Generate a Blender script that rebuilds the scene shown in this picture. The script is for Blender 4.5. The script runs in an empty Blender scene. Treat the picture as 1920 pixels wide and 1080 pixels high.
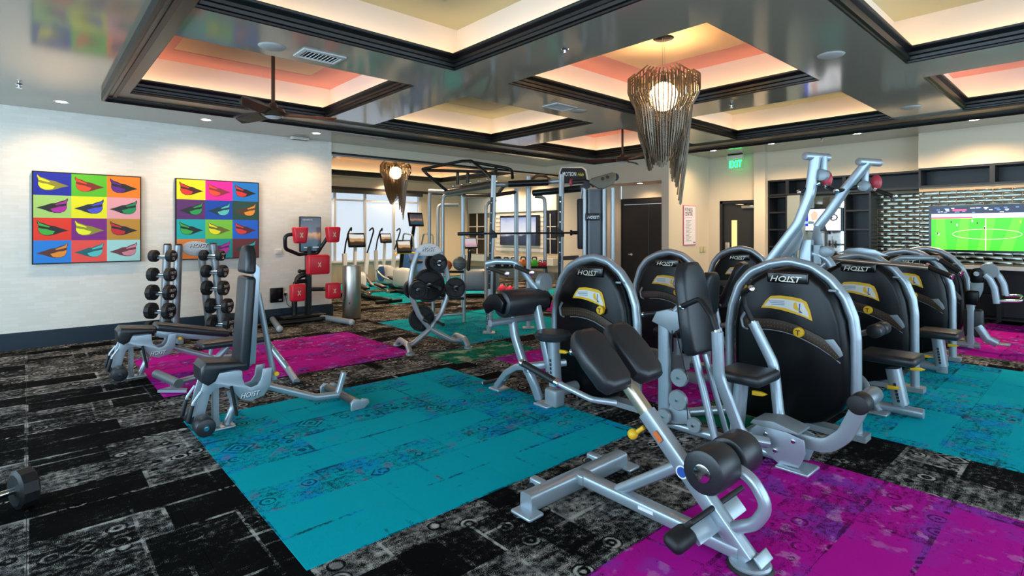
import bpy, bmesh, math, random
from mathutils import Vector, Matrix
random.seed(7)
# ---------------------------------------------------------------- camera
scene = bpy.context.scene
col = scene.collection
FPX, CXP, HYP, EYE = 1012.0, 960.0, 434.0, 1.5      # focal length and horizon in pixels of the 1920x1080 frame
YAW = math.atan2(1125, 1012)
cam_d = bpy.data.cameras.new('camera')
cam = bpy.data.objects.new('camera', cam_d); col.objects.link(cam)
cam_d.sensor_width = 36; cam_d.lens = 36*FPX/1920; cam_d.shift_y = -(540-HYP)/1920
cam_d.clip_start = .05; cam_d.clip_end = 200
cam.location = (0, 0, EYE); cam.rotation_euler = (math.pi/2, 0, YAW-math.pi/2)
scene.camera = cam
# ---------------------------------------------------------------- world, daylight, exposure
w = bpy.data.worlds.new('sky'); scene.world = w; w.use_nodes = True
bg = w.node_tree.nodes['Background']; bg.inputs[0].default_value = (.70, .84, 1, 1); bg.inputs[1].default_value = .6
scene.view_settings.view_transform = 'Standard'; scene.view_settings.look = 'None'
scene.view_settings.gamma = 1; scene.view_settings.use_curve_mapping = False
scene.view_settings.exposure = .86
def area(name, loc, rot, sx, sy, power, color):
    l = bpy.data.lights.new(name, 'AREA'); l.shape = 'RECTANGLE'; l.size = sx; l.size_y = sy; l.energy = power; l.color = color
    o = bpy.data.objects.new(name, l); col.objects.link(o); o.location = loc; o.rotation_euler = rot; return o
# daylight coming in through the window walls behind the photographer
area('daylight_window_south', (4.6, -2.75, 1.65), (math.radians(-90), 0, 0), 12.5, 2.3, 900, (.58, .81, 1))
area('daylight_window_west', (-3.75, 3.2, 1.65), (math.radians(90), 0, math.radians(-90)), 9.5, 2.3, 290, (.55, .8, 1))

# ---------------------------------------------------------------- pixels to points
_fw = Vector((math.cos(YAW), math.sin(YAW), 0)); _rt = Vector((math.sin(YAW), -math.cos(YAW), 0))
def ray(u, v): return _fw + _rt*((u-CXP)/FPX) + Vector((0, 0, (HYP-v)/FPX))
def PX(u, v, X): d = ray(u, v); t = X/d.x; return Vector((X, d.y*t, EYE+d.z*t))
def PY(u, v, Y): d = ray(u, v); t = Y/d.y; return Vector((d.x*t, Y, EYE+d.z*t))
def PZ(u, v, Z=0): d = ray(u, v); t = (Z-EYE)/d.z; return Vector((d.x*t, d.y*t, Z))
def PL(u, v, p, d):          # on the upright plane through p along d
    r = ray(u, v); n = Vector((-d[1], d[0])); t = (n.x*p[0]+n.y*p[1])/(n.x*r.x+n.y*r.y); return Vector((r.x*t, r.y*t, EYE+r.z*t))
# ---------------------------------------------------------------- materials
def lin(c):
    if isinstance(c, str): c = [int(c[i:i+2], 16)/255 for i in (0, 2, 4)]
    return tuple(((x/12.92) if x <= .04045 else ((x+.055)/1.055)**2.4) for x in c)
MATS = {}
def mat(name, c, rough=.5, metal=0, emit=0, coat=0, bump=None, alpha=1, trans=0, spec=.5):
    if name in MATS: return MATS[name]
    m = bpy.data.materials.new(name); m.use_nodes = True; MATS[name] = m
    nt = m.node_tree; b = nt.nodes['Principled BSDF']; c4 = (*lin(c), 1)
    b.inputs['Base Color'].default_value = c4; b.inputs['Roughness'].default_value = rough; b.inputs['Metallic'].default_value = metal
    b.inputs['Specular IOR Level'].default_value = spec
    if emit: b.inputs['Emission Color'].default_value = c4; b.inputs['Emission Strength'].default_value = emit
    if coat: b.inputs['Coat Weight'].default_value = coat; b.inputs['Coat Roughness'].default_value = .1
    if trans: b.inputs['Transmission Weight'].default_value = trans
    if alpha < 1: b.inputs['Alpha'].default_value = alpha
    n = nt.nodes.new('ShaderNodeTexNoise'); n.inputs['Scale'].default_value = bump[0] if bump else 40     # slight unevenness of the surface
    tc = nt.nodes.new('ShaderNodeTexCoord'); nt.links.new(tc.outputs['Object'], n.inputs['Vector'])
    if bump:
        bp = nt.nodes.new('ShaderNodeBump'); bp.inputs['Strength'].default_value = bump[1]; bp.inputs['Distance'].default_value = .002
        nt.links.new(n.outputs['Fac'], bp.inputs['Height']); nt.links.new(bp.outputs[0], b.inputs['Normal'])
    elif not emit and not trans:
        mr = nt.nodes.new('ShaderNodeMapRange'); mr.inputs['To Min'].default_value = max(0, rough-.04); mr.inputs['To Max'].default_value = min(1, rough+.04)
        nt.links.new(n.outputs['Fac'], mr.inputs['Value']); nt.links.new(mr.outputs[0], b.inputs['Roughness'])
    return m
SILVER = mat('silver_paint', 'a6b2bb', .32, .55)
CHROME = mat('chrome', 'd8dde0', .12, 1)
STEEL = mat('brushed_steel', 'b9b4aa', .33, 1)
GREYP = mat('grey_plate', '8e979c', .4, .3)
VINYL = mat('black_vinyl', '212327', .38, bump=(260, .12))
RUBBER = mat('black_rubber', '101113', .55)
SHELL = mat('black_shroud', '08090b', .3, bump=(400, .06), spec=.25)
GLOSSB = mat('black_gloss', '0c0d0f', .2)
DARKM = mat('dark_metal', '131517', .3, .15)
YELLOW = mat('yellow_plastic', 'e6b31e', .4)
WHITE = mat('white_paint', 'eeeeee', .5)
INK = mat('black_ink', '151515', .6)
RED = mat('red_vinyl', 'd3142c', .38)
BROWNP = mat('perforated_brown', '3a2a1c', .45, .2)
BLUE = mat('blue_plastic', '2a56a8', .4)
# ---------------------------------------------------------------- mesh builder
ORG = {}
class M:
    def __init__(s, tf=None): s.v = []; s.f = []; s.mi = []; s.tf = tf; s.cur = 0
    def add(s, vs, fs):
        o = len(s.v)
        s.v += [(s.tf @ Vector(p)) if s.tf else Vector(p) for p in vs]
        s.f += [[i+o for i in f] for f in fs]; s.mi += [s.cur]*len(fs); return s
    def box(s, c, d, rot=None):
        x, y, z = d[0]/2, d[1]/2, d[2]/2; R = rot if rot else Matrix.Identity(3)
        vs = [Vector(c)+R @ Vector((a*x, b*y, e*z)) for a in (-1, 1) for b in (-1, 1) for e in (-1, 1)]
        return s.add(vs, [(0, 1, 3, 2), (4, 6, 7, 5), (0, 4, 5, 1), (2, 3, 7, 6), (0, 2, 6, 4), (1, 5, 7, 3)])
    def bb(s, a, b): return s.box([(a[i]+b[i])/2 for i in range(3)], [abs(b[i]-a[i]) for i in range(3)])
    def rbox(s, c, d, r=.02, rot=None, seg=3):
        bm = bmesh.new(); bmesh.ops.create_cube(bm, size=1)
        for q in bm.verts: q.co = Vector((q.co.x*d[0], q.co.y*d[1], q.co.z*d[2]))
        bmesh.ops.bevel(bm, geom=bm.edges[:], offset=min(r, min(d)*.49), segments=seg, profile=.5, affect='EDGES')
        R = rot if rot else Matrix.Identity(3)
        bm.verts.index_update()
        s.add([Vector(c)+R @ q.co for q in bm.verts], [[q.index for q in f.verts] for f in bm.faces]); bm.free(); return s
    def path(s, pts, bend):
        pts = [Vector(p) for p in pts]
        if bend <= 0 or len(pts) < 3: return pts
        out = [pts[0]]
        for i in range(1, len(pts)-1):
            a, b, c = pts[i-1], pts[i], pts[i+1]; d1 = (a-b); d2 = (c-b); l1, l2 = d1.length, d2.length
            if l1 < 1e-6 or l2 < 1e-6: continue
            d1 /= l1; d2 /= l2; ang = d1.angle(d2)
            if ang > 3.05: out.append(b); continue
            k = min(bend/math.tan(ang/2), l1*.48, l2*.48)
            p, q = b+d1*k, b+d2*k
            for j in range(6):
                t = j/5; out.append(p*(1-t)**2+b*2*t*(1-t)+q*t*t)
        out.append(pts[-1]); return out
    def tube(s, pts, r, bend=.06, n=12, sec=None, up=None, cap=True, closed=False, r2=None):
        P = s.path(pts, bend); m = len(P)
        T = []
        for i in range(m):
            a = P[(i-1) % m] if (closed or i > 0) else P[i]; b = P[(i+1) % m] if (closed or i < m-1) else P[i]
            d = (b-a); T.append(d.normalized() if d.length > 1e-9 else Vector((0, 0, 1)))
        u0 = Vector(up) if up else (Vector((0, 0, 1)) if abs(T[0].z) < .9 else Vector((1, 0, 0)))
        N = (u0-T[0]*u0.dot(T[0])).normalized(); vs = []
        for i in range(m):
            if i: N = (N-T[i]*N.dot(T[i])).normalized()
            Bv = T[i].cross(N); rr = r if r2 is None else r+(r2-r)*i/(m-1)
            for k in range(n):
                a = 2*math.pi*k/n
                if sec:
                    ca, sa = math.cos(a), math.sin(a); e = .45
                    x = math.copysign(abs(ca)**e, ca)*sec[0]; y = math.copysign(abs(sa)**e, sa)*sec[1]
                else: x, y = rr*math.cos(a), rr*math.sin(a)
                vs.append(P[i]+Bv*x+N*y)
        fs = []
        for i in range(m if closed else m-1):
            for k in range(n):
                j = (i+1) % m; fs.append((i*n+k, i*n+(k+1) % n, j*n+(k+1) % n, j*n+k))
        if cap and not closed: fs += [list(range(n))[::-1], [(m-1)*n+k for k in range(n)]]
        return s.add(vs, fs)
    def cyl(s, a, b, r, n=20, r2=None, ch=0):
        a, b = Vector(a), Vector(b); L = (b-a).length; r2 = r if r2 is None else r2
        pr = [(0, 0), (r, 0), (r2, L), (0, L)] if not ch else [(0, 0), (r-ch, 0), (r-.3*ch, .3*ch), (r, ch), (r2, L-ch), (r2-.3*ch, L-.3*ch), (r2-ch, L), (0, L)]
        return s.lathe(pr, a, b-a, n)
    def lathe(s, prof, o, ax=(0, 0, 1), n=20):
        o = Vector(o); T = Vector(ax).normalized(); u = Vector((0, 0, 1)) if abs(T.z) < .9 else Vector((1, 0, 0))
        N = (u-T*u.dot(T)).normalized(); Bv = T.cross(N); vs = []; fs = []; idx = []
        for (r, z) in prof:
            if r < 1e-6: idx.append([len(vs)]); vs.append(o+T*z)
            else:
                idx.append(list(range(len(vs), len(vs)+n)))
                vs += [o+T*z+(N*math.cos(2*math.pi*k/n)+Bv*math.sin(2*math.pi*k/n))*r for k in range(n)]
        for A, Bq in zip(idx, idx[1:]):
            if len(A) == 1 and len(Bq) == 1: continue
            for k in range(n):
                k2 = (k+1) % n
                if len(A) == 1: fs.append((A[0], Bq[k2], Bq[k]))
                elif len(Bq) == 1: fs.append((A[k], A[k2], Bq[0]))
                else: fs.append((A[k], A[k2], Bq[k2], Bq[k]))
        return s.add(vs, fs)
    def sph(s, c, r, n=14, sq=(1, 1, 1)):
        vs = []; fs = []; m = n//2+1
        for i in range(m+1):
            a = math.pi*i/m
            for k in range(n):
                b = 2*math.pi*k/n; vs.append(Vector(c)+Vector((r*sq[0]*math.sin(a)*math.cos(b), r*sq[1]*math.sin(a)*math.sin(b), r*sq[2]*math.cos(a))))
        for i in range(m):
            for k in range(n): fs.append((i*n+k, (i+1)*n+k, (i+1)*n+(k+1) % n, i*n+(k+1) % n))
        return s.add(vs, fs)
    def plate(s, pts, th, bev=0):      # flat outline of 3-D points, thickened by vector th
        P = [Vector(p) for p in pts]; th = Vector(th); n = len(P); nn = Vector()
        for i in range(n): nn += (P[i]-P[0]).cross(P[(i+1) % n]-P[0])
        if nn.dot(th) < 0: P = P[::-1]
        if bev:
            bm = bmesh.new(); vs = [bm.verts.new(p) for p in P]; f = bm.faces.new(vs[::-1])
            r = bmesh.ops.extrude_face_region(bm, geom=[f]); nv = [g for g in r['geom'] if isinstance(g, bmesh.types.BMVert)]
            for q in nv: q.co += th
            bm.normal_update(); ed = [e for e in bm.edges if len(e.link_faces) == 2 and e.calc_face_angle(0) > .7 and any(len(x.verts) == n for x in e.link_faces)]
            bmesh.ops.bevel(bm, geom=ed, offset=bev, segments=3, profile=.5, affect='EDGES'); bm.verts.index_update()
            s.add([q.co.copy() for q in bm.verts], [[q.index for q in f.verts] for f in bm.faces]); bm.free(); return s
        vs = P+[p+th for p in P]
        return s.add(vs, [list(range(n))[::-1], list(range(n, 2*n))]+[(i, (i+1) % n, n+(i+1) % n, n+i) for i in range(n)])
    def out(s, name, m, parent=None, org=None, smooth=True, ang=38):
        o3 = Vector(org) if org is not None else (ORG[parent.name] if parent else Vector((0, 0, 0)))
        me = bpy.data.meshes.new(name); me.from_pydata([tuple(q-o3) for q in s.v], [], s.f)
        for x in (m if isinstance(m, (list, tuple)) else [m]): me.materials.append(x)
        if any(s.mi): me.polygons.foreach_set('material_index', s.mi)
        if smooth:
            me.polygons.foreach_set('use_smooth', [True]*len(me.polygons)); me.set_sharp_from_angle(angle=math.radians(ang))
        me.update(); o = bpy.data.objects.new(name, me); col.objects.link(o)
        if parent: o.parent = parent
        else: o.location = o3
        ORG[o.name] = o3; return o
def thing(name, label, cat, loc, group=None):
    o = bpy.data.objects.new(name, None); col.objects.link(o); o.location = loc; o.empty_display_size = .1
    ORG[o.name] = Vector(loc); return tag(o, label, cat, group)
def tag(o, label, cat, group=None):
    o['label'] = label; o['category'] = cat
    if group: o['group'] = group
    return o
def struct(o, label=None):
    o['kind'] = 'structure'
    if label: o['label'] = label; o['category'] = label.split()[-1]
    return o
def dup(root, loc, rz=0, label=None, group=None):
    r = root.copy(); col.objects.link(r); r.location = loc; r.rotation_euler = (0, 0, rz); ORG[r.name] = Vector(loc)
    if label: r['label'] = label
    if group: r['group'] = group
    for ch in list(root.children):
        c = ch.copy(); col.objects.link(c); c.parent = r
        for g in list(ch.children): d = g.copy(); col.objects.link(d); d.parent = c
    return r
def cpart(src, parent):              # the same part on another thing (and its own sub-parts)
    c = src.copy(); col.objects.link(c); c.parent = parent; ORG[c.name] = ORG[parent.name]
    for g in list(src.children): d = g.copy(); col.objects.link(d); d.parent = c
    return c
_tc = {}
def text(name, s, o, ux, uy, size, m, parent, shear=0, depth=.002, width=None, bold=0):
    k = (s, shear)
    if k not in _tc:
        cu = bpy.data.curves.new('t', 'FONT'); cu.body = s; cu.size = 1; cu.extrude = 0; cu.shear = shear; cu.resolution_u = 2; cu.offset = .007
        ob = bpy.data.objects.new('t', cu); col.objects.link(ob); dg = bpy.context.evaluated_depsgraph_get(); dg.update()
        me = bpy.data.meshes.new_from_object(ob.evaluated_get(dg)); bpy.data.objects.remove(ob)
        vs = [q.co.copy() for q in me.vertices]; _tc[k] = (vs, [list(p.vertices) for p in me.polygons]); bpy.data.meshes.remove(me)
    vs, fs = _tc[k]; x0 = min(q.x for q in vs); x1 = max(q.x for q in vs)
    sx = size if width is None else width/(x1-x0)
    ux, uy = Vector(ux).normalized(), Vector(uy).normalized(); nz = ux.cross(uy)*depth
    b = M(); b.add([Vector(o)+ux*((q.x-x0)*sx)+uy*(q.y*size)+nz for q in vs], fs)
    return b.out(name, m, parent, smooth=False)
def text2(name, s, o, ux, uy, size, parent, **k):      # white letters with a black drop edge
    ux_, uy_ = Vector(ux).normalized(), Vector(uy).normalized(); text(name, s, Vector(o)+ux_*size*.09-uy_*size*.10, ux, uy, size, INK, parent, **k)
    return text(name, s, Vector(o)+ux_.cross(uy_)*.0015, ux, uy, size, WHITE, parent, **k)
def RX(a): return Matrix.Rotation(a, 3, 'X')
def RY(a): return Matrix.Rotation(a, 3, 'Y')
def RZ(a): return Matrix.Rotation(a, 3, 'Z')
# ================================================================ surface materials
def nn(nt, t, **k):
    n = nt.nodes.new(t)
    for a, b in k.items(): setattr(n, a, b)
    return n
def mth(nt, op, a, b=None, c=None):
    n = nt.nodes.new('ShaderNodeMath'); n.operation = op
    for i, q in enumerate((a, b, c)):
        if q is None: continue
        if isinstance(q, (int, float)): n.inputs[i].default_value = q
        else: nt.links.new(q, n.inputs[i])
    return n.outputs[0]
def mixc(nt, f, a, b):
    n = nt.nodes.new('ShaderNodeMix'); n.data_type = 'RGBA'
    for i, q in ((0, f), (6, a), (7, b)):
        if isinstance(q, (int, float)): n.inputs[i].default_value = q
        elif isinstance(q, (str, tuple)): n.inputs[i].default_value = (*lin(q), 1)
        else: nt.links.new(q, n.inputs[i])
    return n.outputs[2]
def carpet(name, base, alts, dark, light=None, org=(.92, 2.38), bias=0.0):
    """Overdyed, worn oriental pattern: plain and figured patches, border lines, rosettes and diamonds, all eaten by speckle."""
    m = bpy.data.materials.new(name); m.use_nodes = True; nt = m.node_tree; L = nt.links.new
    b = nt.nodes['Principled BSDF']; b.inputs['Roughness'].default_value = 1; b.inputs['Specular IOR Level'].default_value = .05
    geo = nn(nt, 'ShaderNodeNewGeometry'); pos = nn(nt, 'ShaderNodeVectorMath', operation='SUBTRACT'); L(geo.outputs['Position'], pos.inputs[0]); pos.inputs[1].default_value = (org[0], org[1], 0)
    pos = pos.outputs[0]
    def noise(sc, det=3, vec=None):
        n = nn(nt, 'ShaderNodeTexNoise'); n.inputs['Scale'].default_value = sc; n.inputs['Detail'].default_value = det; L(vec or pos, n.inputs['Vector']); return n.outputs['Fac']
    def ss(x, lo, hi):
        n = nn(nt, 'ShaderNodeMapRange'); n.interpolation_type = 'SMOOTHSTEP'; n.inputs['From Min'].default_value = lo; n.inputs['From Max'].default_value = hi; L(x, n.inputs['Value']); return n.outputs[0]
    def brick(w_, h_, mort, off, rot=0):
        mp = nn(nt, 'ShaderNodeMapping'); L(pos, mp.inputs[0]); mp.inputs['Rotation'].default_value = (0, 0, rot); br = nn(nt, 'ShaderNodeTexBrick'); L(mp.outputs[0], br.inputs['Vector'])
        br.inputs['Scale'].default_value = 1; br.inputs['Brick Width'].default_value = w_; br.inputs['Row Height'].default_value = h_; br.inputs['Mortar Size'].default_value = mort; br.inputs['Mortar Smooth'].default_value = .4; br.offset = off
        br.inputs['Color1'].default_value = (0, 0, 0, 1); br.inputs['Color2'].default_value = (1, 1, 1, 1); br.inputs['Mortar'].default_value = (.5, .5, .5, 1); return br.outputs['Color'], br.outputs['Fac']
    a1, e1 = brick(.945, .315, .014, .42); a2, e2 = brick(.63, .42, .010, .3, math.pi/2)
    P = ss(mth(nt, 'ADD', mth(nt, 'MULTIPLY', a1, .65), mth(nt, 'MULTIPLY', a2, .35)), .36-bias, .62-bias)
    # rosettes and stepped diamonds
    def motif(dist, sc, freq, cut):
        vo = nn(nt, 'ShaderNodeTexVoronoi'); vo.distance = dist; vo.inputs['Scale'].default_value = sc; vo.inputs['Randomness'].default_value = .75; L(pos, vo.inputs['Vector'])
        sc_ = nn(nt, 'ShaderNodeSeparateColor'); L(vo.outputs['Color'], sc_.inputs[0]); dd_ = vo.outputs['Distance']
        return mth(nt, 'MULTIPLY', mth(nt, 'MULTIPLY', mth(nt, 'SINE', mth(nt, 'MULTIPLY', dd_, freq)), mth(nt, 'GREATER_THAN', sc_.outputs[0], cut)), mth(nt, 'LESS_THAN', dd_, .42))
    mo = mth(nt, 'ADD', motif('EUCLIDEAN', 7.5, 27, .55), motif('MANHATTAN', 3.4, 36, .5))
    edge = mth(nt, 'MAXIMUM', e1, mth(nt, 'MULTIPLY', e2, .7))
    wear = noise(3.3, 5); speck = noise(230, 2); mid = noise(30, 5); vs2 = nn(nt, 'ShaderNodeMapping'); L(pos, vs2.inputs[0]); vs2.inputs['Scale'].default_value = (5, 26, 1); streak = noise(1, 4, vs2.outputs[0])
    val = mth(nt, 'MULTIPLY', P, mth(nt, 'ADD', .55, mth(nt, 'MULTIPLY', mo, .55)))
    val = mth(nt, 'ADD', val, mth(nt, 'MULTIPLY', edge, mth(nt, 'MULTIPLY', ss(wear, .45, .62), .5)))
    for q, k in ((mid, 1.5), (speck, 2.2), (streak, 1.0), (wear, 1.0)): val = mth(nt, 'ADD', val, mth(nt, 'MULTIPLY', mth(nt, 'SUBTRACT', q, .5), k))
    if light is None:                                   # dyed tile: tint patches, then the dark worn figure
        t1 = mth(nt, 'MULTIPLY', ss(noise(5, 4), .47, .62), P); c = mixc(nt, mth(nt, 'MULTIPLY', t1, .75), base, alts[0])
        t2 = mth(nt, 'MULTIPLY', ss(noise(9, 4), .57, .66), P); c = mixc(nt, mth(nt, 'MULTIPLY', t2, .6), c, alts[1])
        c = mixc(nt, mth(nt, 'MULTIPLY', ss(val, .48, .95), .85), c, dark)
    else:
        c = mixc(nt, ss(val, .4, 1.05), dark, mixc(nt, ss(noise(9, 3), .45, .6), light, alts[0]))
        c = mixc(nt, mth(nt, 'MULTIPLY', ss(wear, .4, .7), .2), c, base)
    L(c, b.inputs['Base Color'])
    bp = nn(nt, 'ShaderNodeBump'); bp.inputs['Strength'].default_value = .5; bp.inputs['Distance'].default_value = .003; L(noise(420, 1), bp.inputs['Height']); L(bp.outputs[0], b.inputs['Normal'])
    MATS[name] = m; return m
C_TEAL = carpet('carpet_teal', '049fac', ('0a8cc4', '6d6690'), '0a2f38', bias=.05)
C_MAG = carpet('carpet_magenta', 'b2148e', ('7a3aa4', 'c58abf'), '46093a', org=(1.31, .27), bias=.12)
C_BLACK = carpet('carpet_black', '1c1b1a', ('7c7a78',), '060606', light='b4b0a8', org=(0, 0), bias=.13)
C_GREEN = carpet('carpet_green', '0d6e55', ('b9c2a0', '0a8f8a'), '06281f')
def wallpaper(name, c, c2):
    m = bpy.data.materials.new(name); m.use_nodes = True; nt = m.node_tree; L = nt.links.new; b = nt.nodes['Principled BSDF']; b.inputs['Roughness'].default_value = .55
    tc = nn(nt, 'ShaderNodeTexCoord'); mp = nn(nt, 'ShaderNodeMapping'); L(tc.outputs['Object'], mp.inputs[0]); mp.inputs['Rotation'].default_value = (math.pi/2, 0, 0)
    br = nn(nt, 'ShaderNodeTexBrick'); L(mp.outputs[0], br.inputs['Vector']); br.inputs['Scale'].default_value = 6
    br.inputs['Mortar Size'].default_value = .012; br.inputs['Color1'].default_value = (*lin(c), 1); br.inputs['Color2'].default_value = (*lin(c2), 1); br.inputs['Mortar'].default_value = (*lin(c2), 1)
    br.inputs['Brick Width'].default_value = .9; br.inputs['Row Height'].default_value = .25
    L(br.outputs['Color'], b.inputs['Base Color']); MATS[name] = m; return m
WALLP = wallpaper('wallpaper', 'ebe5da', 'e3ddd0')
PAINT = mat('beige_paint', 'd6cbb4', .6, bump=(300, .1))
SOFFIT = mat('ceiling_satin_grey', '98907f', .1, bump=(2.2, .05), spec=.9)
BRONZE = mat('bronze_trim', '332d20', .3, .1)
MOULD = mat('black_moulding', '0b0a08', .4)
COVE = mat('cove_cream', 'f6ece0', .7)
PINK = mat('tray_pink', 'e09a92', .7)
ORANGE = mat('tray_peach', 'ecc7a2', .7)
OLIVE = mat('tray_sage', 'b8bc9c', .7)
LED = mat('led_strip', 'ffd2a0', emit=5.6)
BASEB = mat('baseboard_slate', '1d2e3a', .35)
CABB = mat('cabinet_black', '17181a', .38)
GLASS = mat('window_glass', 'dfe9f2', .05, alpha=.12)
FRAMEW = mat('window_aluminium', 'c9ced4', .4, .3)
# ================================================================ floor of carpet tiles
fl = M().bb((-4, -3.1, -.12), (12.6, 15.2, -.005)).out('floor', mat('concrete_slab', '33312e', .9), smooth=False); struct(fl, 'dark patterned carpet floor')
def proj(p):
    t = p.x*_fw.x+p.y*_fw.y
    if t < .25: return None
    return CXP+FPX*(p.x*_rt.x+p.y*_rt.y)/t, HYP-FPX*(p.z-EYE)/t
ZONES = [(.92, 3.44, 2.38, 4.9, C_TEAL), (.92, 3.56, 5.72, 7.65, C_MAG), (1.31, 3.83, -1.0, 1.53, C_MAG), (4.6, 7.9, -1.2, 1.45, C_TEAL),
         (8.5, 11.7, -1.2, 1.36, C_MAG), (4.1, 6.6, 2.38, 4.88, C_MAG), (3.62, 4.86, 4.96, 5.58, C_GREEN), (3.95, 5.2, 1.53, 2.3, C_GREEN), (4.3, 6.8, 5.7, 8.1, C_TEAL),
         (7.2, 9.6, 2.38, 4.88, C_TEAL), (5.6, 8.6, 9.9, 12.1, C_TEAL), (8.0, 10.9, 8.9, 9.8, C_TEAL), (6.0, 10.9, 12.7, 14.6, C_TEAL), (7.3, 9.2, 5.7, 7.9, C_MAG)]
tiles = []; G = .62
for i in range(-3, 21):
    for j in range(-3, 25):
        x0, y0 = i*G, j*G
        if any(a <= x0 and x0+G <= b and c <= y0 and y0+G <= d for a, b, c, d, _ in ZONES): continue
        tiles.append((x0+G/2, y0+G/2, G, G, C_BLACK, 0))
for a, b, c, d, m in ZONES:
    nx, ny = round((b-a)/G), round((d-c)/G)
    for i in range(nx):
        for j in range(ny): tiles.append((a+(b-a)*(i+.5)/nx, c+(d-c)*(j+.5)/ny, (b-a)/nx, (d-c)/ny, m, .003))
tiles = [t for t in tiles if t[0] < 12.5 and t[1] < 15]
def seen(t):
    q = proj(Vector((t[0], t[1], 0))); return q and -120 < q[0] < 2040 and q[1] < 1250
tiles.sort(key=lambda t: (not seen(t), math.hypot(t[0], t[1])))
tmesh = {}; rest = {}
for k, (x, y, sx, sy, m, dz) in enumerate(tiles):
    if k < 300:
        key = (round(sx, 3), round(sy, 3), m.name)
        if key not in tmesh:
            b = M().bb((-sx/2+.001, -sy/2+.001, -.005), (sx/2-.001, sy/2-.001, 0)); o = b.out('carpet_tile', m, smooth=False); tmesh[key] = o.data
        else: o = bpy.data.objects.new('carpet_tile', tmesh[key]); col.objects.link(o)
        o.parent = fl; o.location = (x, y, dz)
    else: rest.setdefault(m.name, (m, M()))[1].bb((x-sx/2+.001, y-sy/2+.001, -.005+dz), (x+sx/2-.001, y+sy/2-.001, dz))
for m, b in rest.values(): b.out('carpet_tile', m, fl, smooth=False)['kind'] = 'stuff'
# ================================================================ walls
H3 = 3.09
wl = struct(M().bb((-4, 9.3, 0), (4.04, 9.5, H3)).out('wall_left', WALLP, org=(0, 9.3, 0), smooth=False))
struct(M().bb((-4, 9.275, 0), (4.06, 9.3, .2)).bb((-4, 9.28, .2), (4.06, 9.3, .215)).bb((4.04, 9.3, 0), (4.06, 9.5, .2)).out('baseboard_left', BASEB, smooth=False))
# back room
def holed(name, o, holes, axis, lo, hi, th, z0, z1, m):      # wall along x or y with rectangular openings (a0,a1,z0,z1)
    b = M(); cuts = sorted({lo, hi, *[h[0] for h in holes], *[h[1] for h in holes]})
    for a, c in zip(cuts, cuts[1:]):
        mid = (a+c)/2; hh = sorted([(h[2], h[3]) for h in holes if h[0] < mid < h[1]]); z = z0
        for (p, q) in hh+[(z1, z1)]:
            if p > z+1e-4:
                if axis == 'x': b.bb((a, o, z), (c, o+th, p))
                else: b.bb((o, a, z), (o+th, c, p))
            z = q
    return struct(b.out(name, m, smooth=False))
holed('wall_back', 15.0, [(4.75, 9.5, .62, 2.68)], 'x', 3.8, 11.6, .2, 0, 3.3, PAINT)
wf = M(); xs = [4.75, 5.68, 6.63, 7.58, 8.55, 9.5]
for q in xs: wf.bb((q-.035, 15.02, .62), (q+.035, 15.1, 2.68))
for z in (.62, 2.42, 2.66): wf.bb((4.75, 15.03, z-.025), (9.5, 15.09, z+.025))
o = struct(wf.out('window_1', FRAMEW, smooth=False))
for a, c in zip(xs, xs[1:]):
    M().bb((a+.035, 15.05, .645), (c-.035, 15.06, 2.395)).out('pane', GLASS, o, smooth=False)
    M().bb((a+.035, 15.05, 2.445), (c-.035, 15.06, 2.635)).out('pane', GLASS, o, smooth=False)
M().bb((4.7, 14.9, .58), (9.55, 15.0, .62)).out('sill', FRAMEW, o, smooth=False)
M().bb((4.7, 14.93, 2.62), (9.55, 14.99, 2.72)).out('roller_blind', mat('blind_dark', '40413f', .7), o, smooth=False)
struct(M().bb((3.84, 9.5, 0), (4.04, 15, 3.3)).out('wall_back_left', PAINT, smooth=False))
struct(M().bb((11.45, 8.72, 0), (11.65, 15.2, 3.3)).out('wall_back_right', PAINT, smooth=False))
# wall with the recessed double door, short return, notice wall, exit wall
holed('wall_doors', 9.47, [(6.04, 7.5, 0, 2.53)], 'y', 5.88, 8.72, .62, 0, H3, PAINT)
struct(M().bb((10.09, 8.6, 0), (11.45, 8.72, H3)).out('wall_return', PAINT, smooth=False))
struct(M().bb((10.12, 6.04, 2.24), (10.2, 7.5, 2.6)).out('wall_transom', PAINT, smooth=False))
struct(M().bb((10.09, 5.88, 0), (11.05, 6.0, H3)).out('wall_notice', PAINT, smooth=False))
holed('wall_exit', 11.05, [(4.72, 5.63, 0, 2.15)], 'y', 4.62, 6.0, .15, 0, H3, PAINT)
struct(M().bb((10.93, 4.62, 0), (11.05, 4.84, H3)).out('wall_pier', PAINT, smooth=False))
struct(M().bb((11.05, 2.1, 2.52), (11.25, 4.62, H3)).bb((10.75, -3, 2.52), (11.25, 2.1, H3)).out('wall_right', mat('beige_wallcover', 'e2d3b8', .6, bump=(200, .1)), org=(11, 0, 0), smooth=False))
struct(M().bb((12.3, -3, 0), (12.5, 4.8, 3.2)).bb((11.2, 4.66, 0), (12.5, 4.76, 2.6)).out('wall_right_back', CABB, smooth=False))
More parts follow.
